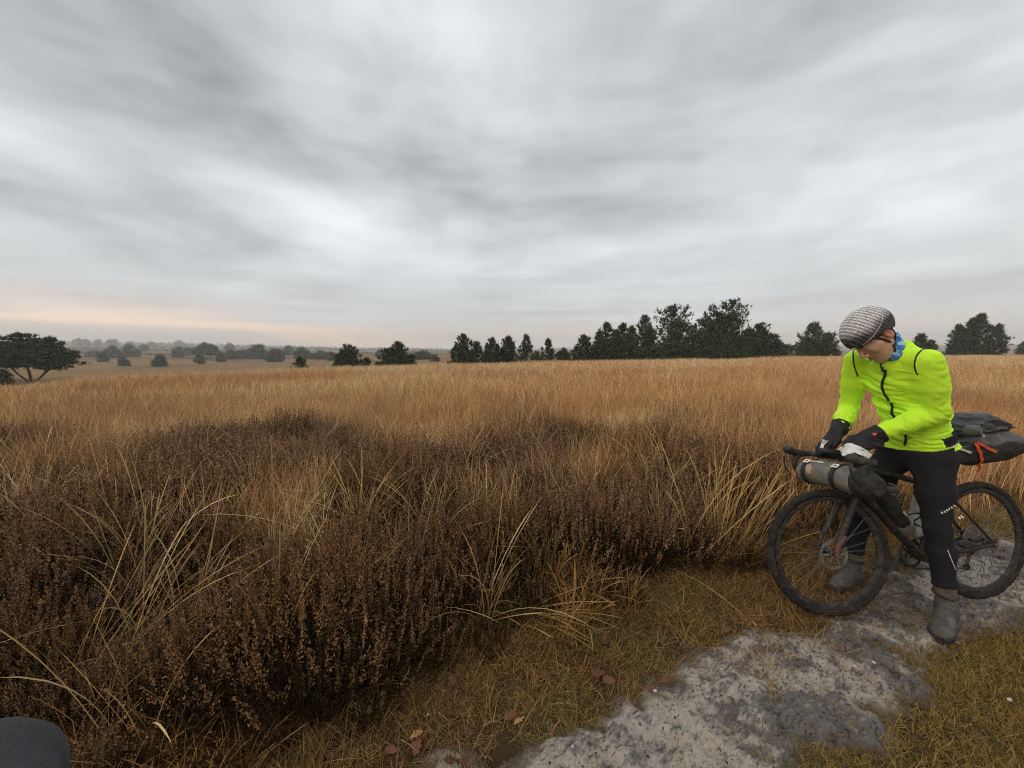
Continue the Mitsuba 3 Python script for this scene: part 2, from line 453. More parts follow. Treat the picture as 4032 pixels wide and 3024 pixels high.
def pine(seed, H, W, kind, Y):
    rng = np.random.default_rng(seed)
    R = W / 2
    ts = max(.20, Y / 376 * 2.7)                      # tuft length
    limbs, tp, td, big = [], [], [], []
    lean = {'leaning': .30, 'roundpine': .05}.get(kind, rng.normal(0, .03)) * H
    tk = np.linspace(0, 1, 9)
    wob = np.cumsum(rng.normal(0, .012 * H, (9, 2)), 0)
    trunk = np.column_stack([lean * tk ** 1.3 + wob[:, 0] - wob[0, 0], wob[:, 1] - wob[0, 1], tk * H * .97 - .1])
    tr0 = .022 * H + .02

    def at(t):
        return np.array([np.interp(t, tk, trunk[:, k]) for k in range(3)])
    # crown profile: (relative height, relative reach)
    prof = {'pine': ([0, .08, .3, .6, .85, 1], [.85, 1.05, 1.0, .78, .46, .08]),
            'pinelet': ([0, .08, .3, .6, .85, 1], [.8, 1, .9, .6, .35, .06]),
            'conic': ([0, .1, .25, .5, .75, 1], [.95, 1.05, .86, .50, .24, .02]),
            'slender': ([0, .12, .3, .55, .8, 1], [.55, .60, .62, .95, .78, .12]),
            'leaning': ([0, .1, .35, .6, .85, 1], [.95, 1, .95, .80, .58, .12]),
            'roundpine': ([0, .1, .35, .6, .85, 1], [1, 1, .86, .62, .30, .04]),
            'spreading': ([0, .3, .42, .6, .82, 1], [.5, .80, 1, .86, .58, .12]),
            'spreadlow': ([0, .1, .3, .6, .85, 1], [1, 1, .92, .66, .42, .10]),
            'round': ([0, .1, .35, .65, .9, 1], [.8, 1, 1, .85, .45, .1]),
            'bush': ([0, .1, .35, .65, .9, 1], [.9, 1, .95, .75, .4, .1]),
            'shrub': ([0, .1, .35, .65, .9, 1], [1, 1, .9, .65, .3, .1])}[kind]
    lo = {'spreading': .34, 'slender': .10}.get(kind, .03)
    vol = W * W * H
    nb = int(np.clip(9 * H / ts ** .9 * .62 * (1.15 if kind in ('leaning', 'roundpine', 'spreading') else 1), 20, 96 if Y < 100 else 34))
    for b in range(nb):
        h = lo + (1 - lo) * (b + rng.random()) / nb
        if kind == 'spreading':
            h = lo + (1 - lo) * (np.floor((h - lo) / (1 - lo) * 6) + .25 + .5 * rng.random()) / 6
        reach = R * np.interp(h, *prof) * rng.uniform(.34, 1.08)
        if kind == 'slender' and rng.random() < .25:
            reach *= .5
        az = b * 2.39996 + rng.normal(0, .5)
        if kind == 'leaning':
            reach *= 1 + .35 * math.cos(az) * (h - .2)
        el = {'spreading': .10 + .3 * h, 'conic': .35 + .3 * h, 'pine': .30 + .55 * h, 'leaning': .22 + .5 * h, 'roundpine': .2 + .75 * h, 'slender': .35 + .45 * h}.get(kind, .25 + .6 * h) + rng.normal(0, .12)
        p0 = at(max(h - .35 * reach / H * math.tan(el) * .9, .02))
        out = np.array([math.cos(az), math.sin(az), 0])
        k = np.linspace(0, 1, 6)[:, None]
        br = p0 + out * reach * k + np.array([0, 0, 1]) * reach * (math.tan(min(el, 1.1)) * k ** 1.25) * .9
        if kind == 'spreading':
            br = p0 + out * reach * k + np.array([0, 0, 1]) * reach * (.55 * k - .30 * k ** 2)
        br[1:-1] += rng.normal(0, .025 * reach, (4, 3))
        br[:, 2] = np.minimum(br[:, 2], H * 1.0 - trunk[0, 2])
        limbs.append(tube(br, np.linspace(max(.012, .35 * tr0 * (1.05 - h)), .006, 6), 4, caps=False))
        n = int(max(3, reach / ts * 3.3 * (1.4 if kind in ('spreading', 'round', 'bush', 'shrub', 'spreadlow', 'roundpine') else 1.0)))
        u = 1 - (1 - .22) * rng.random(n) ** 1.35
        q = np.stack([np.interp(u, k[:, 0], br[:, j]) for j in range(3)], 1)
        side = rng.normal(size=(n, 3)) * (np.array([.15, .15, .12]) * reach * (.35 + .5 * (1 - u[:, None])) + ts * .35)
        if kind == 'spreading':
            side[:, 2] *= .45
        q = q + side
        dirs = unit(out * .65 + np.array([0, 0, .95 + .5 * h]) + side / (reach + .1) * .7 + rng.normal(size=(n, 3)) * .25)
        tp.append(q); td.append(dirs)
        # the shoot at the branch end sticks out
        for q_ in (1.0, .93, .84):
            e_ = np.array([[np.interp(q_, k[:, 0], br[:, j]) for j in range(3)]]) + rng.normal(0, .10 * ts, (1, 3))
            tp.append(e_); td.append(unit((br[-1:] - br[-3:-2]) + np.array([[0, 0, .55 * reach]]) + rng.normal(0, .15 * reach, (1, 3)))); big.append(sum(len(x) for x in tp) - 1)
    # the leader
    for t in np.linspace(.86, 1, 5):
        big.append(sum(len(x) for x in tp)); tp.append(at(t)[None] + rng.normal(0, .02, (1, 3))); td.append(np.array([[rng.normal() * .3, rng.normal() * .3, 1]]))
    P, D = np.vstack(tp), unit(np.vstack(td))
    P[:, 2] = np.maximum(P[:, 2], .04)
    far_out = np.hypot(P[:, 0], P[:, 1]) / R + .5 * P[:, 2] / H
    D = np.where((far_out > .75)[:, None], unit(D + [0, 0, .5]), D)
    sz = rng.uniform(.65, 1.05, len(P))
    sz[big] = rng.uniform(1.15, 1.9, len(big))
    crown = tufts(P, D, ts * sz, rng)
    wood = join([tube(trunk, np.linspace(tr0, .012, 9), 8, caps=False)] + limbs)
    return wood, crown


def whole_tree(seed, H, W, kind, Y):
    """A pine or bush; wide ones are several stems grown together."""
    rng = np.random.default_rng(seed + 5000)
    subs = [(0, 0, H, W, kind)]
    if kind == 'spreading':
        subs = [(0, 0, H, W * .66, kind), (-.30 * W, .05 * W, H * .84, W * .46, kind), (.30 * W, -.03 * W, H * .78, W * .44, kind), (.12 * W, .1 * W, H * .92, W * .4, kind)]
    elif kind in ('pine', 'roundpine', 'round', 'bush', 'spreadlow', 'leaning', 'shrub') and W / H > .62:
        n = int(np.clip(round(W / H * 2.6), 2, 7 if Y < 100 else 3))
        subs = [(0, 0, H, W * .62, kind)]
        for k in range(n):
            x = (k + .5) / n - .5 + rng.normal(0, .03)
            h = H * (1 - .95 * abs(x) ** 1.4 * rng.uniform(.7, 1.2)) * rng.uniform(*{'roundpine': (.90, .99), 'pine': (.74, .98)}.get(kind, (.45, 1.0)))
            if kind == 'leaning':
                h = H * (.66 + .30 * (x + .5)) * rng.uniform(.88, 1.04)
            subs.append((x * W * .80, rng.normal(0, .10) * W, max(h, .35 * H), W * (rng.uniform(.40, .54) if kind == 'leaning' else rng.uniform(.34, .46)), 'pine' if kind in ('leaning', 'pine') else kind))
    wood, V, F, C, at = [], [], [], [], 0
    for j, (x, y, h, w, kd) in enumerate(subs):
        wd, (v, f, c) = pine(seed * 13 + j, h, w, kd, Y)
        wood.append(moved(wd, mat4(None, (x, y, 0)))) if kind != 'spreading' or j == 0 else wood.append(limb_to(wd, x, y, h))
        V.append(v + [x, y, 0]); F.append(f + at); C.append(c); at += len(v)
    return join(wood), (np.vstack(V), np.vstack(F), np.vstack(C))


def limb_to(wd, x, y, h):
    """The stem of a side crown bends out from the foot of the main trunk."""
    wd = wd.copy()
    v = np.array(wd.vertices)
    t = np.clip(v[:, 2] / (h * .45), 0, 1)[:, None] ** .8
    wd.vertices = v + np.array([x, y, 0]) * t
    return wd


def tree(name, i, kind, X, Y, H, W, label, category, group):
    z = float(ground(X, Y))
    wood, (v, f, c) = whole_tree(500 + i, H, W, kind, Y)
    k = key_for(name)
    tag(k, label, category, group)
    M = T().translate([X, Y, z - .02])
    scene[f'{k}__trunk'] = ply(wood, 'pine_bark', smooth=True, to_world=M)
    scene[f'{k}__crown'] = ply(tm(v, f), 'plant_matter', smooth=False, color=c, to_world=M)


NEAR, FAR, RIDGE = 'pines along the crest of the grass plain', 'trees and bushes scattered over the far valley', 'small trees along the far left ridge'
TREES = [
    ('pine_tree', 'spreading', -46.2, 36, 4.95, 9.6, 'wide spreading dark pine with a bare trunk at the left edge of the photo', NEAR),
    ('bush', 'shrub', -48.0, 34.5, 1.75, 3.9, 'low dark shrub crouching under the spreading pine at the left edge', NEAR),
    ('bush', 'bush', -163, 150, 3.0, 2.8, 'small green bush alone on the tan valley floor, leftmost of the lone bushes', FAR),
    ('bush', 'bush', -124, 120, 2.0, 2.5, 'low flat green bush, second lone bush from the left on the valley floor', FAR),
    ('bush', 'bush', -108.5, 116, 3.2, 3.5, 'compact dark green bush standing alone in the middle of the tan valley floor', FAR),
    ('pine_tree', 'pinelet', -107.8, 130, 3.0, 2.8, 'little upright dark pine on the tan valley floor in front of the large far tree', FAR),
    ('bush', 'bush', -116, 150, 2.3, 2.2, 'tiny dark bush just right of the little upright pine on the valley floor', FAR),
    ('pine_tree', 'pine', -201.5, 190, 5.25, 6.28, 'grey green far pine, left one of the pair near the left spreading pine', FAR),
    ('tree', 'round', -203, 200, 5.59, 10.01, 'broad rounded far tree, right one of the pair near the left spreading pine', FAR),
    ('pine_tree', 'pine', -177, 200, 4.47, 4.91, 'upright far tree just left of the largest far tree', FAR),
    ('pine_tree', 'spreading', -145.8, 180, 7.22, 12.56, 'largest and tallest far tree with a domed crown in the valley', FAR),
    ('bush', 'bush', -138.3, 185, 3.44, 8.92, 'low far scrub growing against the right side of the largest far tree', FAR),
    ('tree', 'round', -128.4, 190, 5.93, 12.10, 'wide two-peaked far tree right of the largest far tree', FAR),
    ('tree', 'round', -116.3, 185, 4.39, 6.92, 'rounded far tree right of the wide two-peaked one', FAR),
    ('tree', 'round', -321.7, 330, 3.61, 4.73, 'small pale far tree high on the left slope above the lone bushes', FAR),
    ('tree', 'round', -298.8, 400, 5.16, 6.37, 'small hazy round tree high on the slope behind the largest far tree', FAR),
    ('bush', 'bush', -94.7, 150, 3.8, 7.4, 'wide low dark bush left behind the smallest crest pine', FAR),
    ('tree', 'round', -103.1, 185, 4.47, 7.74, 'rounded hazy tree directly above the smallest crest pine', FAR),
    ('bush', 'bush', -85.9, 170, 2.6, 10.8, 'long low scrub patch between the smallest and the second crest pine', FAR),
    ('tree', 'round', -153.9, 260, 4.82, 7.37, 'faint hazy round tree behind the wide low dark bush', FAR),
    ('bush', 'bush', -71.7, 150, 2.4, 2.7, 'small round bush touching the left side of the second crest pine', FAR),
    ('tree', 'round', -66.8, 190, 2.41, 2.37, 'tiny hazy tree between the second and third crest pines', FAR),
    ('tree', 'round', -33.3, 140, 2.3, 7.2, 'flat hazy clump between the third crest pine and the large bushy one', FAR),
    ('bush', 'bush', -24.6, 120, 1.5, 1.9, 'tiny bush just left of the large bushy crest pine', FAR),
    ('bush', 'bush', -232.5, 210, 1.63, 10.92, 'long flat dark scrub strip left of the pair of far pines', FAR),
    ('bush', 'bush', -223.9, 260, 2.58, 4.55, 'hazy low bush behind the upright far tree', FAR),
    ('tree', 'round', -160.9, 240, 3.78, 6.37, 'hazy rounded tree behind the gap right of the two-peaked far tree', FAR),
    ('bush', 'bush', -144.2, 200, 2.75, 4.09, 'small far bush between the low scrub and the two-peaked far tree', FAR),
    ('tree', 'spreading', -712, 620, 9.61, 10.38, 'tallest flat-topped tree on the far left ridge beside the spreading pine', RIDGE),
    ('tree', 'round', -721.4, 640, 7.44, 7.64, 'rounded ridge tree right of the tallest flat-topped ridge tree', RIDGE),
    ('tree', 'pine', -701.4, 640, 8.06, 4.02, 'narrow pointed tree sticking up from the far left ridge', RIDGE),
    ('tree', 'round', -702.2, 660, 6.51, 5.49, 'small round tree near the middle of the far left ridge', RIDGE),
    ('tree', 'pine', -693.7, 660, 7.75, 6.03, 'pointed ridge tree above the pair of far pines', RIDGE),
    ('tree', 'round', -605.8, 600, 6.51, 6.90, 'round tree on the ridge just right of the pair of far pines', RIDGE),
    ('tree', 'round', -610.2, 640, 6.20, 6.50, 'round ridge tree above the lone bush in the middle of the valley', RIDGE),
    ('tree', 'pine', -616.9, 700, 4.96, 5.23, 'last pointed tree on the ridge, left of the largest far tree', RIDGE),
    ('tree', 'round', -734.0, 640, 6.20, 5.36, 'dim round tree between the flat-topped and the pointed ridge trees', RIDGE),
    ('pine_tree', 'pinelet', -15.85, 28, 1.30, 1.7, 'smallest young pine on the crest, alone at the end of the grass', NEAR),
    ('pine_tree', 'pine', -15.5, 36, 2.5, 4.0, 'second crest pine from the left, ragged and wider than tall', NEAR),
    ('pine_tree', 'pine', -10.96, 36, 2.7, 3.9, 'third crest pine from the left, rounded and standing alone', NEAR),
    ('pine_tree', 'pine', -4.76, 38, 3.38, 4.0, 'large bushy dark pine, left end of the middle row of crest pines', NEAR),
    ('pine_tree', 'pine', -2.1, 39, 3.0, 2.7, 'left half of the paired pines beside the large bushy crest pine', NEAR),
    ('pine_tree', 'pine', -.54, 40, 3.2, 2.8, 'right half of the paired pines, taller and more pointed', NEAR),
    ('pine_tree', 'conic', 1.69, 41, 3.5, 3.5, 'cone-shaped young pine with a thin leader right of the paired pines', NEAR),
    ('pine_tree', 'conic', 4.06, 41, 3.0, 2.9, 'narrow pointed young pine, last of the middle row', NEAR),
    ('pine_tree', 'pine', 6.35, 46, 2.0, 1.9, 'low dim pine between the middle row and the dense stand', NEAR),
    ('pine_tree', 'pine', 7.86, 40, 3.15, 3.7, 'low bushy pine at the left end of the dense stand', NEAR),
    ('pine_tree', 'pine', 10.3, 42, 4.7, 4.2, 'second pine of the dense stand with several small tips', NEAR),
    ('pine_tree', 'pine', 12.4, 43, 4.6, 4.4, 'third pine of the dense stand, low between two taller ones', NEAR),
    ('pine_tree', 'pine', 14.64, 42, 5.4, 4.6, 'pointed pine with a clear tip left of the slender tall pine', NEAR),
    ('bush', 'bush', 11.6, 40, 3.0, 8.6, 'dark thicket filling the foot of the dense stand on its left', NEAR),
    ('pine_tree', 'slender', 17.9, 43, 6.5, 4.9, 'slender tall pine with sky showing through its crown', NEAR),
    ('pine_tree', 'leaning', 22.2, 42, 7.0, 10.0, 'tallest pine of the stand, broad and leaning to the right', NEAR),
    ('bush', 'bush', 20.4, 40, 2.9, 11.5, 'dark green thicket at the foot of the slender and the leaning pine', NEAR),
    ('pine_tree', 'leaning', 27.6, 44, 4.4, 5.4, 'smaller leaning pine right of the tallest pine', NEAR),
    ('pine_tree', 'pine', 31.0, 45, 3.2, 4.2, 'low rounded pine at the right end of the dense stand', NEAR),
    ('pine_tree', 'spreadlow', 37.6, 47, 4.5, 7.6, 'wide hazy grey green pine just left of the cyclist helmet', NEAR),
    ('pine_tree', 'spreadlow', 54.4, 50, 3.3, 3.8, 'pine crown showing just above the cyclist shoulder', NEAR),
    ('pine_tree', 'roundpine', 61.6, 50, 5.9, 7.4, 'big round dark pine standing alone at the right of the photo', NEAR),
    ('bush', 'bush', 102.3, 75, 2.9, 3.8, 'small hazy bush cut by the right edge of the photo', NEAR),
]
for i, (name, kind, X, Y, H, W, lab, grp) in enumerate(TREES):
    tree(name, i, kind, X, Y, H, W, lab, 'tree' if 'tree' in name else 'bush', grp)

# the woods and scrub that draw a dark uneven line along the far rise
rngW = np.random.default_rng(9)
_parts = []
for k in range(420):
    Yw = rngW.uniform(500, 1400)
    px = rngW.uniform(250, 4300) if rngW.random() < .62 else rngW.uniform(560, 1800)
    Xw = (px - 2016) / 1480 * Yw
    if math.hypot(Xw, Yw) > 1600:
        continue
    w_, h_ = rngW.uniform(8, 34) * Yw / 1000, rngW.uniform(3, 8) * (.5 + Yw / 1300)
    m = int(26 + w_ * .8)
    q = rngW.normal(size=(m, 3)) * [w_ / 2, 4, h_ * .32]
    q[:, 2] = np.abs(q[:, 2]) + .5
    b = np.array([Xw, Yw, float(ground(Xw, Yw))])
    _parts.append(tufts(q + b, unit(rngW.normal(size=(m, 3)) * .5 + [0, 0, 1]), np.full(m, Yw / 376 * 1.5), rngW, 5, open_=.9))
for k in range(500):      # low dark scrub on the valley slope
    Yw = rngW.uniform(170, 520)
    px = rngW.uniform(300, 1900)
    Xw = (px - 2016) / 1480 * Yw
    if nnoise(np.array([[Xw / 45, Yw / 60, .5]]), 71)[0] < .50:
        continue
    w_, h_ = rngW.uniform(1.5, 7), rngW.uniform(.5, 1.5)
    m = int(14 + w_ * 3)
    q = rngW.normal(size=(m, 3)) * [w_ / 2, 1.5, h_ * .4]
    q[:, 2] = np.abs(q[:, 2]) + .1
    b = np.array([Xw, Yw, float(ground(Xw, Yw))])
    _parts.append(tufts(q + b, unit(rngW.normal(size=(m, 3)) * .5 + [0, 0, 1]), np.full(m, Yw / 376 * 1.3), rngW, 5, open_=.9))
_off = np.cumsum([0] + [len(x[0]) for x in _parts[:-1]])
put('far_woodland', tm(np.vstack([x[0] for x in _parts]), np.vstack([x[1] + o for x, o in zip(_parts, _off)])), 'plant_matter', smooth=False, color=np.vstack([x[2] for x in _parts]),
    label='hazy line of far woods and scrub along the rise behind the valley', category='woodland', kind='stuff')
# ---------------------------------------------------------------- grasses and heather
def ribbons(base, head, length, lean, droop, width, color, seg, rng, tip=None, pitch=None):
    """Grass blades as curved ribbons. base (m,3); head: azimuth of the lean; lean, droop: how far the blade leans at its foot and bends by its tip (radians)."""
    m = len(base)
    s = np.linspace(0, 1, seg + 1)
    ang = lean[:, None] + droop[:, None] * s ** 1.6
    dz, dh = np.cos(ang), np.sin(ang)
    step = length[:, None] / seg
    z = np.concatenate([np.zeros((m, 1)), np.cumsum((dz[:, 1:] + dz[:, :-1]) / 2 * step, 1)], 1)
    h = np.concatenate([np.zeros((m, 1)), np.cumsum((dh[:, 1:] + dh[:, :-1]) / 2 * step, 1)], 1)
    ca, sa = np.cos(head), np.sin(head)
    c = np.stack([base[:, :1] + h * ca[:, None], base[:, 1:2] + h * sa[:, None], base[:, 2:3] + z], -1)
    tw = rng.uniform(0, PI, m)
    side = np.stack([np.cos(tw), np.sin(tw), np.zeros(m)], -1)
    w = width[:, None] * (np.interp(s, [0, .12, .6, 1], [.75, 1, .75, .12]) if tip is None else tip(s))
    L, R = c - side[:, None] * w[..., None] / 2, c + side[:, None] * w[..., None] / 2
    V = np.stack([L, R], 2).reshape(m, -1, 3)
    k = np.arange(seg)
    f1 = np.stack([2 * k, 2 * k + 1, 2 * k + 3], 1)
    f2 = np.stack([2 * k, 2 * k + 3, 2 * k + 2], 1)
    f = np.vstack([f1, f2[:-1]]) if seg > 1 else f1
    F = (f[None] + (np.arange(m) * 2 * (seg + 1))[:, None, None]).reshape(-1, 3)
    C = np.repeat(color, 2 * (seg + 1), 0)
    return V.reshape(-1, 3), F, C


def pack(parts):
    V, F, C, at = [], [], [], 0
    for v, f, c in parts:
        V.append(v); F.append(f + at); C.append(c); at += len(v)
    return np.vstack(V), np.vstack(F), np.vstack(C)


def veg_group(key, parts):
    v, f, c = pack(parts)
    scene[key] = {'type': 'shapegroup', 'blades': ply(tm(v, f), 'plant_matter', smooth=False, color=np.clip(c, 0, 1))}


STRAW_A, STRAW_B = (.46, .262, .112), (.80, .53, .275)


def grass_patch(seed, size, n, hgt, width, seg, a=STRAW_A, b=STRAW_B, disc=False, leanmax=.28, droop=.7, heads=.35, clump=6):
    rng = np.random.default_rng(seed)
    cl = rng.uniform(-size / 2, size / 2, (clump, 2))
    k = rng.integers(0, clump, n)
    xy = np.where(rng.random((n, 1)) < .62, cl[k] + rng.normal(size=(n, 2)) * size * .09, rng.uniform(-size / 2, size / 2, (n, 2)))
    L = hgt * rng.uniform(.45, 1.12, n)
    base = np.column_stack([xy, np.full(n, -.03)])
    col = tint(rng, n, a, b, .34)
    head = rng.uniform(0, 2 * PI, n)
    out = [ribbons(base, head, L, np.abs(rng.normal(0, leanmax, n)), rng.uniform(0, droop, n), width * rng.uniform(.7, 1.3, n), col, seg, rng)]
    return out


rngG = np.random.default_rng(77)
for s in range(4):
    rust = [(0, 0, 0), (-.02, -.045, -.03), (-.15, -.10, -.045), (.05, .065, .05)][s]
    A_, B_ = np.array(STRAW_A) + rust, np.array(STRAW_B) + rust
    veg_group(f'grass_near_{s}', grass_patch(100 + s, .8, 300, .66, .0042, 4, A_, B_, leanmax=.26, clump=3))
    veg_group(f'grass_mid_{s}', grass_patch(110 + s, 2.0, 800, .62, .0115, 3, A_, B_, leanmax=.24, clump=8))
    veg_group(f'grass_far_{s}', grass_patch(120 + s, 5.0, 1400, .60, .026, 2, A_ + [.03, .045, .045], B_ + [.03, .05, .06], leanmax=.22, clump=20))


def heather(seed, radius, hgt, n, tone, dense=30, fine=1.0):
    """A heather bush: upright wiry stems, dark scale-leaves low down, dry flower spikes of small bells on the taller stems."""
    rng = np.random.default_rng(seed)
    parts = []
    r0 = radius * .62 * np.sqrt(rng.random(n)); a0 = rng.uniform(0, 2 * PI, n)
    base = np.column_stack([r0 * np.cos(a0), r0 * np.sin(a0), np.full(n, -.03)])
    head = a0 + rng.normal(0, .8, n)
    lean = np.clip(r0 / radius * .8 + rng.normal(0, .30, n), 0, 1.05)
    droop = -lean * rng.uniform(.2, 1.0, n)
    bloom = rng.random(n) < .48
    L = hgt * np.where(bloom, rng.uniform(.80, 1.18, n), rng.uniform(.45, .95, n)) * (1 - .25 * (r0 / radius) ** 2)
    stem = tint(rng, n, (.034, .020, .012), (.080, .045, .024))
    v, f, c = ribbons(base, head, L, lean, droop, np.full(n, .0026), stem, 5, rng)
    parts.append((v, f, c))
    cen = (v.reshape(n, 6, 2, 3)).mean(2)
    spike_a, spike_b = tone
    m = n * dense
    who = rng.integers(0, n, m)
    sv = np.where(bloom[who] & (rng.random(m) < .66), rng.uniform(.70, 1.0, m), rng.uniform(.18, .92, m))
    k = np.clip((sv * 5).astype(int), 0, 4); t = sv * 5 - k
    P = cen[who, k] * (1 - t[:, None]) + cen[who, k + 1] * t[:, None]
    up = unit(cen[who, k + 1] - cen[who, k])
    off = unit(rng.normal(size=(m, 3)))
    flower = (sv > .70) & bloom[who]
    taper = np.interp(sv, [.7, .8, 1.0], [1.1, 1.0, .35])
    P = P + off * np.where(flower, .0060 * taper, .015)[:, None] * rng.uniform(.3, 1.2, (m, 1))
    size = np.where(flower, rng.uniform(.0060, .0095, m), rng.uniform(.007, .015, m))
    size = size * fine
    ax = unit(off * .6 + up * .9 + rng.normal(size=(m, 3)) * .25)
    sd = unit(np.cross(ax, rng.normal(size=(m, 3))))
    tri = np.stack([P - sd * size[:, None] * .42, P + sd * size[:, None] * .42, P + ax * size[:, None] * 1.15], 1)
    one = tint(rng, n, spike_a, spike_b, .15)[who]
    fl = one * (1 + .22 * rng.normal(size=(m, 1)))
    lf = tint(rng, m, (.016, .015, .007), (.060, .034, .013), .2)
    col = np.where(flower[:, None], fl, lf)
    parts.append((tri.reshape(-1, 3), np.arange(3 * m).reshape(-1, 3), np.repeat(col, 3, 0)))
    return parts


TONES = [((.20, .116, .068), (.40, .250, .155)), ((.17, .092, .048), (.31, .185, .100)), ((.18, .092, .042), (.31, .175, .082)), ((.11, .086, .034), (.20, .150, .062))]
for s in range(6):
    veg_group(f'heather_near_{s}', heather(200 + s, .24, .31 + .04 * (s % 3), 165, TONES[s % 4], 46, .70))
for s in range(4):
    veg_group(f'heather_far_{s}', heather(220 + s, .32, .36, 150, TONES[s]))


def verge_patch(seed, size, n, a, b, hgt=.07, width=.0026, lean=1.0):
    rng = np.random.default_rng(seed)
    xy = rng.uniform(-size / 2, size / 2, (n, 2))
    col = tint(rng, n, a, b, .2)
    L = hgt * rng.uniform(.4, 1.5, n)
    return [ribbons(np.column_stack([xy, np.zeros(n) - .003]), rng.uniform(0, 2 * PI, n), L, np.abs(rng.normal(lean, .35, n)), rng.uniform(-.2, .6, n), width * rng.uniform(.6, 1.4, n), col, 3, rng)]


VERGE = [((.19, .105, .036), (.40, .245, .085)), ((.11, .056, .022), (.28, .150, .052)), ((.13, .105, .034), (.27, .215, .072)), ((.20, .140, .065), (.42, .31, .15))]
for s in range(4):
    a_, b_ = VERGE[s]
    veg_group(f'verge_{s}', verge_patch(300 + s, .42, 1150, a_, b_, .065) + verge_patch(310 + s, .42, 110, (.26, .17, .075), (.44, .32, .16), .12, .0022, 1.3) + (verge_patch(320 + s, .42, 320, (.06, .085, .024), (.13, .16, .05), .06) if s == 2 else []))
for s in range(3):
    veg_group(f'turf_{s}', verge_patch(330 + s, .42, 1500, (.20, .125, .036), (.40, .26, .085), .045, .0026, .95) + verge_patch(340 + s, .42, 260 + 420 * (s == 1), (.11, .11, .03), (.20, .19, .06), .04))


def culm_tuft(seed, n, hgt, spread, a, b, width=.0034):
    """A loose tuft of long arching flower stalks."""
    rng = np.random.default_rng(seed)
    base = np.column_stack([rng.normal(size=(n, 2)) * .03, np.zeros(n)])
    head = rng.uniform(0, 2 * PI, n)
    lean = np.abs(rng.normal(0, spread, n))
    tipw = lambda s: np.interp(s, [0, .55, .72, .88, 1], [1, .8, 1.25, 1.1, .2])
    return [ribbons(base, head, hgt * rng.uniform(.6, 1.15, n), lean, rng.uniform(.1, 1.3, n), width * rng.uniform(.7, 1.2, n), tint(rng, n, a, b), 8, rng, tipw)]


for s in range(4):
    veg_group(f'culms_{s}', culm_tuft(400 + s, 15, .80, .46, (.40, .26, .11), (.64, .46, .23), .0050))


for s in range(3):
    veg_group(f'edge_{s}', culm_tuft(430 + s, 46, .30, .62, (.17, .085, .030), (.42, .24, .085), .0030) + verge_patch(440 + s, .22, 200, (.12, .062, .024), (.30, .17, .060), .10, .0024, .8))


for s in range(3):
    rng_ = np.random.default_rng(460 + s)
    m_ = 60
    q_ = np.column_stack([rng_.uniform(-.15, .15, (m_, 2)), rng_.uniform(-.006, .004, m_)])
    sz_ = .0018 + .0065 * rng_.random(m_) ** 2.5
    T4 = np.array([[1, 0, -.4], [-.6, .8, -.4], [-.5, -.8, -.4], [0, .1, .9]])
    tv = q_[:, None] + (T4[None] * rng_.uniform(.6, 1.3, (m_, 4, 3))) * sz_[:, None, None]
    tf = (np.array([[0, 1, 3], [1, 2, 3], [2, 0, 3]])[None] + (np.arange(m_) * 4)[:, None, None]).reshape(-1, 3)
    tc = np.repeat(np.where(rng_.random((m_, 1)) < .6, tint(rng_, m_, (.055, .045, .038), (.16, .14, .125)), tint(rng_, m_, (.20, .17, .145), (.36, .32, .27))), 4, 0)
    veg_group(f'litter_{s}', [(tv.reshape(-1, 3), tf, tc)] + verge_patch(470 + s, .30, 34, (.06, .04, .025), (.30, .21, .12), .035, .0022, 1.52))


def instances(stem, groups, spots, rng, z_off=0., tilt=.06, smin=.85, smax=1.15, pick=None, grow=None):
    """spots (n,2) -> instance entries stem__001 ... set on the ground."""
    zs = ground(spots[:, 0], spots[:, 1])
    start = sum(k.startswith(stem + '__') for k in scene)
    for i, (x, y) in enumerate(spots):
        sc = rng.uniform(smin, smax) * (1 if grow is None else grow[i])
        g_ = groups[int(rng.integers(len(groups)))] if pick is None else groups[int(pick[i])]
        M = T().translate([float(x), float(y), float(zs[i] + z_off)]).rotate([0, 0, 1], float(rng.uniform(0, 360))).rotate([1, 0, 0], float(rng.normal() * math.degrees(tilt))).scale([sc, sc, sc * rng.uniform(.85, 1.15)])
        scene[f'{stem}__{start + i + 1:03d}'] = {'type': 'instance', 'to_world': M, 'group': {'type': 'ref', 'id': g_}}


def wave(p, f, seed, o=2):
    return nfbm(np.column_stack([p * f, p[:, 0] * 0 + .5]), o, seed)


def scatter(n, sampler, keep, rng):
    p = sampler(n)
    return p[keep(p[:, 0], p[:, 1])]


def in_view(x, y, margin=1.2):
    return (y > .2) & (np.abs(x) < 1.42 * y + margin)


def jgrid(x0, x1, y0, y1, step, rng, j=.45):
    gx, gy = np.meshgrid(np.arange(x0, x1, step), np.arange(y0, y1, step), indexing='ij')
    p = np.stack([gx.ravel(), gy.ravel()], 1)
    return p + rng.uniform(-j, j, p.shape) * step


def heath_share(x, y):
    """1 in the heather, 0 in the tall grass."""
    p = np.stack([x, y, x * 0], -1)
    edge = 6.0 + 2.4 * (nfbm(p * .55, 3, 61) - .5) + .10 * x - .9 * sstep(.5, 3.5, x)
    far_ok = sstep(.5, -.5, y - edge)
    right = sstep(3.6, 2.2, x + 1.6 * (nfbm(p * .8, 2, 62) - .5))
    return far_ok * right * (nfbm(p * .9, 3, 63) < .67)


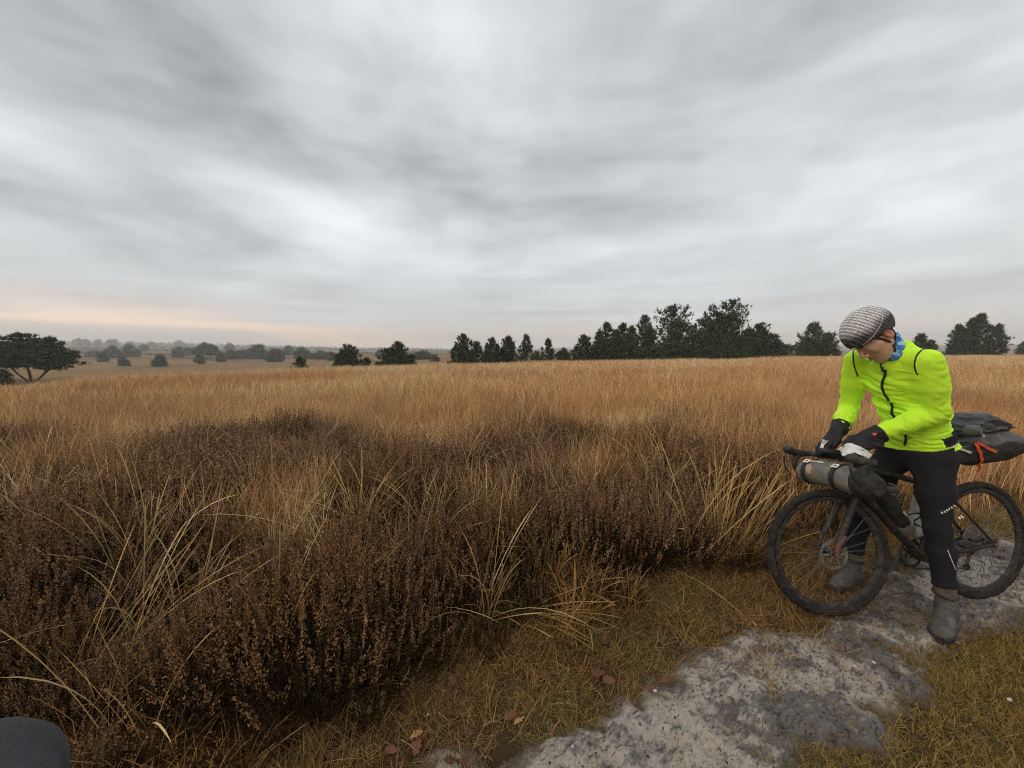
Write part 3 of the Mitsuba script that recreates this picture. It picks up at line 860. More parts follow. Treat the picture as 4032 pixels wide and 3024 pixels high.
g = jgrid(-12, 4, .5, 8.5, .215, rngG)
fh = np.interp(g[:, 0], _fHx, _fHy)
k = in_view(g[:, 0], g[:, 1]) & (g[:, 1] > fh - .02 + .55 * (wave(g, 1.9, 64) - .5)) & (rngG.random(len(g)) < heath_share(g[:, 0], g[:, 1]))
g = g[k]
hump = wave(g, 1.15, 66, 3)
g = g[(hump > .36) | (rngG.random(len(g)) < .35)]
hump = wave(g, 1.15, 66, 3)
front = g[:, 1] - np.interp(g[:, 0], _fHx, _fHy)
grow = (.62 + .95 * sstep(.30, .68, hump)) * (.68 + .32 * sstep(.0, .45, front)) * (1 - .10 * sstep(2.6, 1.6, np.hypot(g[:, 0], g[:, 1])))
tone_ = np.clip((wave(g, .9, 67, 2) - .5) * 9 + 2.5 + rngG.normal(0, .8, len(g)), 0, 5).astype(int)
near = np.hypot(g[:, 0], g[:, 1]) < 3.8
instances('heather', [f'heather_near_{s}' for s in (3, 1, 2, 0, 4, 5)], g[near], rngG, tilt=.12, smin=.9, smax=1.15, pick=tone_[near], grow=grow[near])
sel = ~near & (rngG.random(len(g)) < .85)
instances('heather', [f'heather_far_{s}' for s in (3, 1, 2, 0)], g[sel], rngG, tilt=.1, smin=.9, smax=1.2, pick=np.minimum(tone_[sel], 3), grow=grow[sel])
tag('heather', 'dark brown heather with dry pinkish flower spikes covering the foreground', 'heather', kind='stuff')

# tall moor grass: near tufts among and behind the heather, wider patches towards the crest
g = jgrid(-14, 12, 2.0, 9.5, .40, rngG)
fh = np.interp(g[:, 0], _fHx, _fHy)
hs = heath_share(g[:, 0], g[:, 1])
k = in_view(g[:, 0], g[:, 1], 3) & (g[:, 1] > fh + .3) & (rngG.random(len(g)) < ((1 - hs) + .08 * hs) * sstep(1.9, 3.6, g[:, 1]))
g = g[k]
pk = np.clip((wave(g, .5, 68, 3) - .5) * 8 + 1.5 + rngG.normal(0, .7, len(g)), 0, 3).astype(int)
RU = (2, 1, 0, 3)
instances('moor_grass', [f'grass_near_{s}' for s in RU], g, rngG, tilt=.05, pick=pk)
g = jgrid(-34, 34, 8.6, 20, 1.15, rngG)
g = g[in_view(g[:, 0], g[:, 1], 2)]
pk = np.clip((wave(g, .16, 69, 3) - .5) * 8 + 2.0 + rngG.normal(0, .6, len(g)), 0, 3).astype(int)
instances('moor_grass', [f'grass_mid_{s}' for s in RU], g, rngG, tilt=.03, pick=pk, grow=.86 + .3 * wave(g, .45, 70, 2))
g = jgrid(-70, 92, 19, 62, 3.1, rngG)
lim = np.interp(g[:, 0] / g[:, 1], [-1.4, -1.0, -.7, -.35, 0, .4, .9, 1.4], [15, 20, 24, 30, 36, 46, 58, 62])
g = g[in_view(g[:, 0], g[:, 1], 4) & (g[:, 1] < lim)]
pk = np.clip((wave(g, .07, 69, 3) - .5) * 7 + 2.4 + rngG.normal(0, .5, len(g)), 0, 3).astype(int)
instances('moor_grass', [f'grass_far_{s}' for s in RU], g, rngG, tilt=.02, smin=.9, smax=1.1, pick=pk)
tag('moor_grass', 'tall bleached orange moor grass covering the plain to the crest', 'grass', kind='stuff')

# single tufts of long arching stalks standing in the heather and over the grass
g = jgrid(-10, 3.4, 1.5, 8.5, .50, rngG)
fh = np.interp(g[:, 0], _fHx, _fHy)
g = g[in_view(g[:, 0], g[:, 1], .8) & (g[:, 1] > fh + .1) & (rngG.random(len(g)) < .80)]
instances('stalk_grass', [f'culms_{s}' for s in range(4)], g, rngG, tilt=.18, smin=.7, smax=1.2)
g = jgrid(-20, 14, 8.5, 15, 1.3, rngG)
g = g[in_view(g[:, 0], g[:, 1], .8)]
instances('stalk_grass', [f'culms_{s}' for s in range(4)], g, rngG, tilt=.12, smin=.9, smax=1.3)
tag('stalk_grass', 'long thin straw stalks arching up through the dark heather', 'grass', kind='stuff')

# rusty tufts where the heather meets the verge
g = jgrid(-2.2, 3.2, .8, 3.6, .20, rngG)
fh = np.interp(g[:, 0], _fHx, _fHy)
dd = g[:, 1] - fh
g = g[in_view(g[:, 0], g[:, 1], .8) & (dd > -.22) & (dd < .28) & (rngG.random(len(g)) < .55 * sstep(-.24, .0, dd) + .08)]
h_ = jgrid(-7, 3.0, 1.2, 5.5, .34, rngG)
h_ = h_[in_view(h_[:, 0], h_[:, 1], .3) & (h_[:, 1] > np.interp(h_[:, 0], _fHx, _fHy) + .2) & (wave(h_, .9, 81, 3) > .46)]
g = np.vstack([g, h_])
instances('rusty_grass', [f'edge_{s}' for s in range(3)], g, rngG, tilt=.25, smin=.8, smax=1.45)
tag('rusty_grass', 'dry rusty grass tufts along the edge of the heather', 'grass', kind='stuff')

# twigs, needles and crumbs trodden into the sand
g = jgrid(-1.0, 5.2, .3, 3.6, .22, rngG)
d = path_sand(g[:, 0], g[:, 1])
g = g[in_view(g[:, 0], g[:, 1], 1.0) & (d > .07)]
instances('path_litter', [f'litter_{s}' for s in range(3)], g, rngG, z_off=.030, tilt=.02)
tag('path_litter', 'crumbs of soil and bits of dead grass trodden into the sand', 'litter', kind='stuff')

# short matted grass beside the path
g = jgrid(-3, 5.5, .2, 5, .24, rngG)
d = path_sand(g[:, 0], g[:, 1])
left = g[:, 1] > np.interp(g[:, 0], _fLx, _fLy) - .25
fh = np.interp(g[:, 0], _fHx, _fHy)
k = in_view(g[:, 0], g[:, 1], 1.0) & (d < .02 + .22 * rngG.random(len(g)) ** 2) & left & (g[:, 1] < fh + .9)
g, fh = g[k], fh[k]
toward = (g[:, 1] - np.interp(g[:, 0], _fLx, _fLy)) / np.maximum(fh - np.interp(g[:, 0], _fLx, _fLy), .2)
v_ = wave(g, 1.6, 72, 3) + .42 * (.35 - toward)
pk = np.select([v_ < .40, v_ < .52, v_ < .64], [1, 0, 2], 3)
pk = np.where(rngG.random(len(g)) < .2, rngG.integers(0, 4, len(g)), pk)
instances('verge_grass', [f'verge_{s}' for s in range(4)], g, rngG, tilt=.03, pick=pk, grow=.8 + .5 * wave(g, 2.1, 73))
tag('verge_grass', 'short matted brown and green grass between the heather and the path', 'grass', kind='stuff')
g = jgrid(-.5, 8, -.8, 4, .22, rngG)
d = path_sand(g[:, 0], g[:, 1])
right = g[:, 1] < np.interp(g[:, 0], _fRx, _fRy) + .2
k = (np.abs(g[:, 0]) < 1.42 * g[:, 1] + 2.5) & (d < .02 + .20 * rngG.random(len(g)) ** 2) & right & (g[:, 1] > np.interp(g[:, 0], _fRx, _fRy) - 2.0)
g = g[k]
gr_ = jgrid(1.2, 13, -2.5, 6, .5, rngG)
gr_ = gr_[(gr_[:, 1] < np.interp(gr_[:, 0], _fRx, _fRy) - 1.5) & (np.abs(gr_[:, 0]) < 1.42 * gr_[:, 1] + 5)]
instances('moor_grass', [f'grass_near_{s}' for s in RU], gr_, rngG, tilt=.05)
pk = np.where(wave(g, 2.2, 74) < .5, 0, np.where(wave(g, 1.4, 75) < .5, 1, 2))
instances('mossy_turf', [f'turf_{s}' for s in range(3)], g, rngG, tilt=.03, pick=pk)
tag('mossy_turf', 'short ochre and green turf to the right of the sandy path', 'grass', kind='stuff')
# ---------------------------------------------------------------- the bicycle
# bicycle space: x forward from the rear hub, y to the rider's left, z up; the bicycle leans 6.5 degrees to its right and its bar is turned 7 degrees right
_pw, _lam, _sig, WB, WR = .14, .114, -.126, 1.038, .349
_hd = np.array([-math.cos(_pw), -math.sin(_pw), 0])
_l0 = np.array([math.sin(_pw), -math.cos(_pw), 0])
_up = np.array([0, 0, 1.])
_O = np.array([1.805, 2.008, 0]) - _hd * WB
BIKE_Z = .022
BM = mat4(np.column_stack([_hd, _l0 * math.cos(_lam) + _up * math.sin(_lam), _up * math.cos(_lam) - _l0 * math.sin(_lam)]), _O + [0, 0, BIKE_Z])
_ha = math.radians(71.5)
_ax = np.array([-math.cos(_ha), 0, math.sin(_ha)])
_so = np.array([WB - .05, 0, WR])
SM = trimesh.transformations.rotation_matrix(_sig, _ax, _so)
FM = BM @ SM


def head_axis(z):
    return _so + _ax * (z - WR) / _ax[2]


def mud(a, b, lo=.45, hi=.70, f=22.):
    lo, hi, g = lo - .08, hi + .10, f * 2.6
    return proc(lambda p, n, uv: mix(a, b, smoothstep(lo, hi, .4 * fbm(p.x * f * .7, p.y * f * .7, p.z * f * .7, 2) + .6 * fbm(p.x * g, p.y * g, p.z * g, 4))))


pr('muddy_black_frame', mud((.013, .013, .013), (.060, .044, .034), .42, .70), .55, spec=.4)
pr('muddy_red_fork', mud((.16, .022, .020), (.085, .060, .046), .30, .50, 16), .55, spec=.4)
pr('muddy_tyre', mud((.014, .013, .013), (.062, .050, .042), .38, .72, 40), .9, spec=.2)
pr('muddy_rim', mud((.014, .014, .015), (.085, .072, .060), .42, .76, 45), .6, spec=.4)
pr('dull_steel', mud((.30, .29, .27), (.12, .095, .075), .45, .65, 40), .45, metal=.6)
pr('dirty_spoke', (.17, .155, .14), .5, metal=.4)
pr('black_rubber', mud((.022, .022, .023), (.085, .075, .065), .48, .72, 30), .7, spec=.35)
pr('black_plastic', (.018, .018, .019), .38)
pr('screen_glass', (.012, .013, .015), .12)
BIKE = tag('bicycle', 'muddy black gravel bicycle with drop bars and bags, leaning beside the path', 'bicycle')


def bp(part, mesh, mat, steer=False, smooth=40, label=None):
    return put(f'{BIKE}__{part}', moved(mesh, FM if steer else BM), mat, smooth=smooth, label=label)


def lerp(a, b, t):
    return np.asarray(a, float) * (1 - t) + np.asarray(b, float) * t


def rod(a, b, r0, r1=None, n=12):
    r1 = r0 if r1 is None else r1
    return tube([a, lerp(a, b, .5), b], [r0, (r0 + r1) / 2, r1], n)


def wheel(front):
    c = np.array([WB, 0, WR]) if front else np.array([0, 0, WR])
    M = mat4(None, c)
    w = key_for(f'{BIKE}__front_wheel' if front else f'{BIKE}__rear_wheel')
    base = w[len(BIKE) + 2:]
    ro, rs = WR, .0192
    # tyre with shoulder knobs
    nu, nv = 220, 16
    u, v = np.meshgrid(np.arange(nu) * 2 * PI / nu, np.arange(nv) * 2 * PI / nv, indexing='ij')
    knob = .0028 * ((np.sin(u * 110) > 0) ^ (np.sin(v * 5) > 0)) * (np.cos(v) > .1)
    sec = rs + knob
    rad = (ro - rs) + sec * np.cos(v)
    V = np.stack([rad * np.cos(u), sec * 1.02 * np.sin(v), rad * np.sin(u)], -1).reshape(-1, 3)
    i, j = np.meshgrid(np.arange(nu), np.arange(nv), indexing='ij')
    q = np.stack([i * nv + j, i * nv + (j + 1) % nv, (i + 1) % nu * nv + (j + 1) % nv, (i + 1) % nu * nv + j], -1).reshape(-1, 4)
    ty = tm(V, np.vstack([q[:, [0, 1, 2]], q[:, [0, 2, 3]]]))
    ty.fix_normals()
    bp(f'{base}__tyre', moved(ty, M), 'muddy_tyre', front, 50)
    ri = lathe([(.313, -.0125), (.311, .0125), (.296, .0125), (.284, .006), (.284, -.006), (.296, -.0125)], 72, 'y', True)
    ri.fix_normals()
    bp(f'{base}__rim', moved(ri, M), 'muddy_rim', front, 35)
    hub = join([lathe([(0, -.055), (.013, -.055), (.013, -.036), (.024, -.034), (.024, -.028), (.013, -.024), (.013, .024), (.026, .028), (.026, .034), (.012, .036), (.012, .055), (0, .055)], 20)])
    bp(f'{base}__hub', moved(hub, M), 'black_plastic', front, 35)
    for k in range(28):
        a = k * 2 * PI / 28
        s = 1 if k % 2 else -1
        b = a + (.42 if (k // 2) % 2 else -.42)
        p0 = np.array([.026 * math.cos(b), s * .031, .026 * math.sin(b)])
        p1 = np.array([.287 * math.cos(a), s * .002, .287 * math.sin(a)])
        bp(f'{base}__spoke', moved(rod(p0, p1, .0011, n=5), M), 'dirty_spoke', front)
    if front:
        bp(f'{base}__valve', moved(rod((.284 * math.cos(4.3), 0, .284 * math.sin(4.3)), (.245 * math.cos(4.3), 0, .245 * math.sin(4.3)), .003), M), 'dull_steel', front)
    # brake disc: a holed ring on a spider
    y = .040
    from shapely.geometry import Point
    from shapely import affinity, union_all, box
    ring = Point(0, 0).buffer(.080, 24).difference(Point(0, 0).buffer(.066, 24))
    holes = [Point(.073 * math.cos(t), .073 * math.sin(t)).buffer(.0032, 3) for t in np.linspace(0, 2 * PI, 24, endpoint=False)]
    arms = [affinity.rotate(box(.012, -.004, .068, .004), 60 * t, origin=(0, 0)) for t in range(6)]
    disc = union_all([ring.difference(union_all(holes)), Point(0, 0).buffer(.020, 12)] + arms)
    dm = trimesh.creation.extrude_polygon(disc, .0022, engine='earcut')
    dm.apply_transform(mat4(rot([1, 0, 0], 90), (0, y, 0)))
    bp(f'{base}__brake_disc', moved(dm, M), 'dull_steel', front, False)
    return w


wheel(True)
wheel(False)
# frame
BB, SC, HL, HU = np.array([.42, 0, .278]), np.array([.292, 0, .695]), head_axis(.722), head_axis(.845)
fr = [rod(BB, SC + (SC - BB) * .06, .0165), tube([SC + [0.004, 0, -.012], lerp(SC, HU, .5) + [0, 0, -.012], HU - [.0, 0, .022]], [.0165, .0175, .020], 12),
      tube([BB, lerp(BB, HL, .5), HL + [0, 0, .02]], [.022, .0235, .0235], 14), rod(HL, HU, .0235, .0215, 16)]
for s in (1, -1):
    fr.append(tube([BB + [-.01, s * .022, 0], [.30, s * .032, .290], [.12, s * .052, .325], [0, s * .066, WR]], [.013, .0125, .0115, .010], 10))
    fr.append(tube([SC + [0, s * .012, -.01], [.24, s * .028, .640], [.10, s * .058, .465], [0, s * .066, WR + .006]], [.009, .0085, .008, .008], 8))
    fr.append(moved(rbox((.045, .007, .052), .003), mat4(None, (.0, s * .067, WR + .004))))
fr.append(moved(lathe([(0, -.036), (.021, -.036), (.021, .036), (0, .036)], 18), mat4(None, BB)))
bp('frame', join(fr), 'muddy_black_frame')
# fork and bars turn with the wheel
fk = [rod(HL - _ax * .004, HL - _ax * .028, .024, .026, 16)]
for s in (1, -1):
    fk.append(tube([HL - _ax * .015 + [0, s * .012, 0], HL - _ax * .05 + [.004, s * .036, 0], lerp(HL, [WB, 0, WR], .5) + [.002, s * .048, 0], [WB - .012, s * .056, WR + .06], [WB, s * .056, WR]], [.018, .0185, .0165, .0125, .010], 12))
bp('fork', join(fk), 'muddy_black_frame', True)
bp('fork__tip', tube([lerp(HL, [WB, 0, WR], .72) + [-.003, .056, 0], [WB - .010, .0585, WR + .05], [WB + .001, .0585, WR - .006]], [.0165, .0145, .012], 12), 'muddy_red_fork', True, label='red lower end of the left fork blade')
bp('front_brake_caliper', join([moved(rbox((.034, .026, .072), .007), mat4(rot([0, 1, 0], -18), (WB - .045, .046, WR + .075))), rod((WB - .055, .05, WR + .11), (WB - .075, .05, WR + .20), .004)]), 'black_plastic', True)
bp('front_axle', rod((WB, -.066, WR), (WB, .070, WR), .0075), 'dull_steel', True)
bp('rear_axle', rod((0, -.074, WR), (0, .076, WR), .0075), 'dull_steel')
bp('rear_brake_caliper', join([moved(rbox((.075, .026, .030), .007), mat4(rot([0, 1, 0], 8), (.085, .040, WR + .022))), rod((.12, .045, WR + .01), (.26, .035, WR - .03), .003)]), 'black_plastic')
# stem, drop bar, levers
CL = np.array([.904, 0, .874])
bp('stem', join([rod(head_axis(.835), head_axis(.905), .0185), rod(head_axis(.884), CL, .016), moved(lathe([(0, -.024), (.022, -.024), (.022, .024), (0, .024)], 18), mat4(None, CL))]), 'black_plastic', True)
bar = []
for s in (-1, 1):
    bar.append([CL, CL + [0, s * .08, 0], CL + [.006, s * .165, .002], CL + [.026, s * .205, .003], CL + [.075, s * .215, .000], CL + [.108, s * .222, -.022], CL + [.112, s * .232, -.065], CL + [.080, s * .240, -.112], CL + [.03, s * .244, -.124], CL + [-.04, s * .247, -.128]])
bar = np.vstack([spline(bar[0], 50)[::-1], spline(bar[1], 50)[1:]])
bp('handlebar', tube(bar, .0165, 14), 'black_rubber', True)
for s in (1, -1):
    hood = tube(spline([CL + [.045, s * .213, .004], CL + [.085, s * .219, .010], CL + [.125, s * .222, .016], CL + [.155, s * .222, .032], CL + [.165, s * .222, .052]], 14), np.interp(np.linspace(0, 1, 14), [0, .3, .6, .82, .93, 1], [.0175, .021, .023, .028, .025, .012]), 14)
    k = bp('lever_hood', hood, 'black_rubber', True)
    lev = tube(spline([CL + [.160, s * .224, .012], CL + [.176, s * .232, -.02], CL + [.170, s * .240, -.07], CL + [.146, s * .246, -.115]], 12), np.linspace(.009, .0055, 12), 8, flat=.6)
    bp(f'{k[len(BIKE) + 2:]}__lever', lev, 'black_plastic', True)
bp('bike_computer', moved(rbox((.088, .058, .030), .008), mat4(rot([0, 1, 0], -8), CL + [.062, -.022, .038])), 'black_plastic', True, label='black bike computer on an arm before the stem')
bp('bike_computer__screen', moved(rbox((.058, .042, .002), .0008), mat4(rot([0, 1, 0], -12), CL + [.0625, -.022, .0535])), 'screen_glass', True)
bp('bike_computer__arm', rod(CL + [.005, .0, .018], CL + [.055, -.004, .031], .007), 'black_plastic', True)
for s, (yy, zz) in enumerate([(.09, .02), (-.07, .03), (.03, .05)]):
    bp('cable', tube(spline([CL + [.04, yy, .0], CL + [.12, yy * .8, -.02], CL + [.12, yy * .3, -.12], head_axis(.74) + [.03, yy * .2, 0]], 18), .0028, 6), 'black_plastic', True)
# saddle and post
bp('seat_post', rod(SC + [0.01, 0, -.03], [.215, 0, .915], .0135), 'black_plastic')
sx = np.linspace(-.135, .135, 14)
sw = np.interp(sx, [-.135, -.10, -.04, .05, .12, .135], [.045, .070, .060, .026, .019, .012])
SV = []
for x_, w_ in zip(sx, sw):
    t = np.linspace(0, 2 * PI, 18, endpoint=False)
    SV.append(np.stack([np.full(18, x_ + .225), w_ * np.cos(t), .938 + .012 * (x_ / .135) ** 2 + np.where(np.sin(t) > 0, .016, .028) * np.sin(t) * (1 - .35 * np.cos(t) ** 2)], 1))
SV = np.array(SV)
i, j = np.meshgrid(np.arange(13), np.arange(18), indexing='ij')
q = np.stack([i * 18 + j, i * 18 + (j + 1) % 18, (i + 1) * 18 + (j + 1) % 18, (i + 1) * 18 + j], -1).reshape(-1, 4)
sm = tm(np.vstack([SV.reshape(-1, 3), SV[0].mean(0)[None], SV[-1].mean(0)[None]]), np.vstack([q[:, [0, 1, 2]], q[:, [0, 2, 3]], [[(k + 1) % 18, k, 252] for k in range(18)], [[234 + k, 234 + (k + 1) % 18, 253] for k in range(18)]]))
sm.fix_normals()
bp('saddle', sm, 'black_plastic', smooth=50)
bp('saddle_rail', join([tube(spline([[.13, s * .022, .925], [.18, s * .022, .912], [.26, s * .020, .912], [.33, s * .010, .93]], 10), .0036, 6) for s in (1, -1)]), 'dull_steel')
# drive train on the far (right) side
from shapely.geometry import Point as _Pt, Polygon as _Pg
t = np.linspace(0, 2 * PI, 42 * 4, endpoint=False)
rr = np.where(np.arange(len(t)) % 4 < 2, .0865, .0815)
ringp = _Pg(np.stack([rr * np.cos(t), rr * np.sin(t)], 1)).difference(_Pt(0, 0).buffer(.066))
cr = trimesh.creation.extrude_polygon(ringp, .004, engine='earcut')
cr.apply_transform(mat4(rot([1, 0, 0], 90), BB + [0, -.046, 0]))
spider = [rod(BB + [0, -.05, 0], BB + [.068 * math.cos(a_), -.05, .068 * math.sin(a_)], .009, .007) for a_ in np.arange(4) * PI / 2 + .6]
CS = bp('crankset', join([cr] + spider), 'black_plastic', smooth=30)
ca = math.radians(-42)
for s, a_ in ((-1, ca), (1, ca + PI)):
    e = BB + [.170 * math.cos(a_), s * .082, .170 * math.sin(a_)]
    k = bp('crank_arm', tube([BB + [0, s * .070, 0], lerp(BB + [0, s * .072, 0], e, .5), e], [.017, .0125, .0135], 12, flat=.62), 'black_plastic')
    bp(f'{k[len(BIKE) + 2:]}__pedal', join([rod(e, e + [0, s * .07, 0], .006)] + [moved(rbox((.068, .045, .014), .005), mat4(rot([0, 1, 0], 20), e + [0, s * .045, 0]))]), 'black_plastic')
bp('cassette', join([moved(lathe([(.012, -.0012), (r_, -.0012), (r_, .0012), (.012, .0012)], 30), mat4(None, (0, -.018 - .0042 * k, WR))) for k, r_ in enumerate([.082, .075, .068, .061, .055, .049, .043, .037, .032, .027])]), 'dull_steel', smooth=30)
cy = -.038
up_, lo_ = [BB[0] - .01, cy, BB[2] + .086], [BB[0] - .02, cy, BB[2] - .086]
bp('chain', tube(np.vstack([spline([[0.0, cy, WR + .05], [.2, cy, WR + .035], up_, BB + [.06, cy, .06], BB + [.086, cy, 0], BB + [.06, cy, -.06], lo_, [.2, cy, .178], [.03, cy, .165]], 40)]), .0048, 6), 'muddy_rim')
bp('rear_derailleur', join([rod((.0, -.05, WR - .02), (-.03, -.062, WR - .075), .014, .017), tube([[-.03, -.058, WR - .075], [-.005, -.05, WR - .12], [.03, -.045, WR - .175]], [.010, .009, .008], 8)] + [moved(lathe([(.004, -.004), (.022, -.004), (.022, .004), (.004, .004)], 14), mat4(None, p_)) for p_ in ((-.022, -.045, WR - .088), (.03, -.042, WR - .178))]), 'black_plastic')

# ---------------------------------------------------------------- bags and bottles on the bicycle
pr('muddy_grey_drybag', proc(lambda p, n, uv: mix(mix((.085, .086, .090), (.155, .155, .155), fbm(p.x * 14, p.y * 14, p.z * 14, 3)), (.21, .175, .115), smoothstep(.50, .66, fbm(p.x * 19 + 3, p.y * 19, p.z * 19, 4)) * .8)), .55, spec=.4)
pr('black_bag_cloth', mud((.017, .017, .018), (.045, .042, .040), .5, .75, 25), .6, spec=.35)
pr('grey_bag_cloth', mud((.060, .064, .066), (.125, .125, .120), .42, .66, 16), .55, spec=.35)
pr('dark_roll_cloth', mud((.028, .028, .032), (.060, .060, .066), .4, .66, 18), .5, spec=.4)
pr('buckle_white', (.72, .71, .66), .45)
pr('worn_print', mud((.52, .50, .46), (.25, .20, .16), .45, .65, 60), .6)
pr('scuffed_patch', (.40, .27, .21), .7)
pr('orange_strap', mud((.62, .085, .022), (.42, .060, .020), .4, .6, 60), .6)
pr('pale_grey_shell', mud((.36, .385, .39), (.14, .13, .115), .52, .68, 30), .45)


def crumple(me, amp, f, seed):
    v = me.vertices
    n_ = me.vertex_normals
    me = me.copy()
    r = np.abs(nfbm(v * f, 4, seed) - .5) * 2
    me.vertices = v + n_ * ((.35 - r) * amp)[:, None]
    return me


def field(fn, lo, hi, h):
    return surface(fn, lo, hi, h, 4)


def cap(p, a, b, r0, r1):
    a, b = np.asarray(a, float), np.asarray(b, float)
    ab = b - a
    t = np.clip((p - a) @ ab / (ab @ ab), 0, 1)
    return np.linalg.norm(p - a - t[:, None] * ab, axis=1) - (r0 + (r1 - r0) * t)


def smin(a, b, k):
    h = np.clip(.5 + .5 * (b - a) / k, 0, 1)
    return b * (1 - h) + a * h - k * h * (1 - h)


def ell(p, c, r):
    q = (p - np.asarray(c)) / np.asarray(r)
    k0 = np.linalg.norm(q, axis=1)
    k1 = np.linalg.norm(q / np.asarray(r), axis=1) + 1e-9
    return k0 * (k0 - 1) / k1


# handlebar roll
HB = tag('handlebar_bag', 'muddy grey roll bag strapped under the handlebar with two white buckles', 'bag')
hc = np.array([1.005, 0.010, .787])


def hbag(p):
    y = p[:, 1]
    r = np.interp(y, [-.205, -.175, -.155, -.11, -.02, .10, .175, .205], [.030, .048, .067, .075, .078, .076, .072, .058])
    d = np.hypot((p[:, 0] - hc[0]) / 1.0, (p[:, 2] - hc[2] + .02 * (y / .2) ** 2) / .95) - r
    d = np.maximum(d, np.maximum(y - .205, -.21 - y))
    for ys in (-.090, .105):
        d += .006 * np.exp(-((y - ys) / .010) ** 2)
    return d * .8 + .008 * (nfbm(p * 16, 3, 81) - .5)


put(f'{HB}__body', moved(field(hbag, (.90, -.23, .68), (1.11, .23, .90), .006), FM), 'muddy_grey_drybag', smooth=True)


def hroll(p):
    y = p[:, 1]
    d = np.hypot(p[:, 0] - hc[0] + .012, (p[:, 2] - hc[2] + .02) / 1.1) - np.interp(y, [.15, .20, .25, .29], [.060, .078, .066, .040])
    d = np.maximum(d, np.maximum(.185 - y, y - .285))
    return d * .7 + .022 * np.abs(nfbm(p * [18, 40, 18], 3, 83) - .5)


put(f'{HB}__rolled_end', moved(field(hroll, (.88, .16, .66), (1.11, .30, .91), .006), FM), 'black_bag_cloth', smooth=True, label='dark crumpled rolled end of the bag')
for ys in (-.090, .105):
    rr_ = np.interp(ys, [-.205, -.175, -.155, -.11, -.02, .10, .175], [.030, .048, .067, .075, .078, .076, .072])
    a_ = np.radians(np.linspace(-75, 205, 30))
    pts = np.stack([hc[0] + (rr_ + .002) * np.cos(a_), np.full(30, ys), hc[2] - .02 * (ys / .2) ** 2 + (rr_ + .002) * .95 * np.sin(a_)], 1)
    sv = np.concatenate([pts + [0, -.012, 0], pts + [0, .012, 0]])
    nrm = np.stack([np.cos(a_), a_ * 0, np.sin(a_)], 1) * .003
    sv = np.concatenate([sv, sv + np.tile(nrm, (2, 1))])
    k_ = np.arange(29)
    quad = lambda a, b: np.stack([a + k_, a + k_ + 1, b + k_ + 1, b + k_], 1)
    qq = np.vstack([quad(60, 90), quad(30, 0), quad(0, 60), quad(90, 30)])
    st = tm(sv, np.vstack([qq[:, [0, 1, 2]], qq[:, [0, 2, 3]]]))
    st.fix_normals()
    put(f'{HB}__strap', moved(st, FM), 'black_bag_cloth', smooth=30)
    # open square buckle
    import shapely
    sq = shapely.box(-.017, -.014, .017, .014).difference(shapely.box(-.0095, -.0075, .0095, .0075))
    bk = trimesh.creation.extrude_polygon(sq, .005, engine='earcut')
    ba = math.radians(58)
    R_ = np.column_stack([[0, 1, 0], [-math.sin(ba), 0, math.cos(ba)], [math.cos(ba), 0, math.sin(ba)]])
    put(f'{HB}__buckle', moved(bk, FM @ mat4(R_, (hc[0] + (rr_ + .006) * math.cos(ba), ys, hc[2] - .02 * (ys / .2) ** 2 + (rr_ + .006) * .95 * math.sin(ba)))), 'buckle_white', smooth=False)


def on_bag(poly, ang, ys, lift=.003, th=.0012):
    """A flat print laid round the roll bag: poly in metres (along y, round the bag)."""
    m = trimesh.creation.extrude_polygon(poly, th, engine='earcut')
    m = m.subdivide_to_size(.008)
    v = m.vertices.copy()
    y = ys + v[:, 0]
    r_ = np.interp(y, [-.205, -.175, -.155, -.11, -.02, .10, .175], [.030, .048, .067, .075, .078, .076, .072]) + lift + v[:, 2]
    a__ = math.radians(ang) - v[:, 1] / .083
    m.vertices = np.stack([hc[0] + r_ * np.cos(a__), y, hc[2] - .02 * (y / .2) ** 2 + r_ * .95 * np.sin(a__)], 1)
    return m


put(f'{HB}__print', moved(on_bag(shapely.box(-.048, -.005, .048, .005).buffer(.002), 62, -.03), FM), 'worn_print', smooth=False, label='worn white strip of print on the bag top')
put(f'{HB}__badge', moved(on_bag(shapely.Polygon([(-.022, -.024), (.004, -.030), (.024, -.006), (.018, .026), (-.004, .022)]).buffer(.004), 18, -.045), FM), 'scuffed_patch', smooth=False, label='scuffed pinkish patch on the bag front')

# black pouch between the bar and the frame
FP = tag('frame_pouch', 'long black muddy pouch with a cord lying over the down tube', 'bag')


def pouch(p):
    d = cap(p, (.745, .01, .735), (.555, .015, .478), .050, .043)
    d = np.maximum(d, (p - np.array([.548, .015, .468])) @ unit([-.19, 0, -.257]) - .035)
    return d + .012 * np.abs(nfbm(p * 22, 3, 85) - .5)


put(f'{FP}__body', moved(field(pouch, (.48, -.07, .40), (.83, .09, .82), .006), BM), 'black_bag_cloth', smooth=True)


def pend(p):
    return cap(p, (.556, .015, .480), (.540, .015, .458), .0455, .0445) + .008 * np.abs(nfbm(p * 30, 3, 86) - .5)


put(f'{FP}__end_cap', moved(field(pend, (.47, -.05, .39), (.62, .08, .55), .005), BM), 'muddy_grey_drybag', smooth=True, label='muddy grey lower end of the pouch')
_c1 = [[.70, .058, .735], [.675, .070, .725], [.655, .066, .690], [.668, .060, .668], [.700, .063, .680], [.690, .066, .715]]
put(f'{FP}__cord', moved(join([tube(spline(_c1, 30), .0055, 7), tube(spline([[.66, .062, .70], [.63, .066, .665], [.625, .064, .635], [.645, .063, .645]], 16), .005, 7)]), BM), 'grey_bag_cloth', smooth=True, label='looped grey cord on top of the pouch')
put(f'{FP}__print', moved(rbox((.034, .002, .012), .0008), BM @ mat4(rot([0, 1, 0], -50), (.600, .062, .560))), 'worn_print')

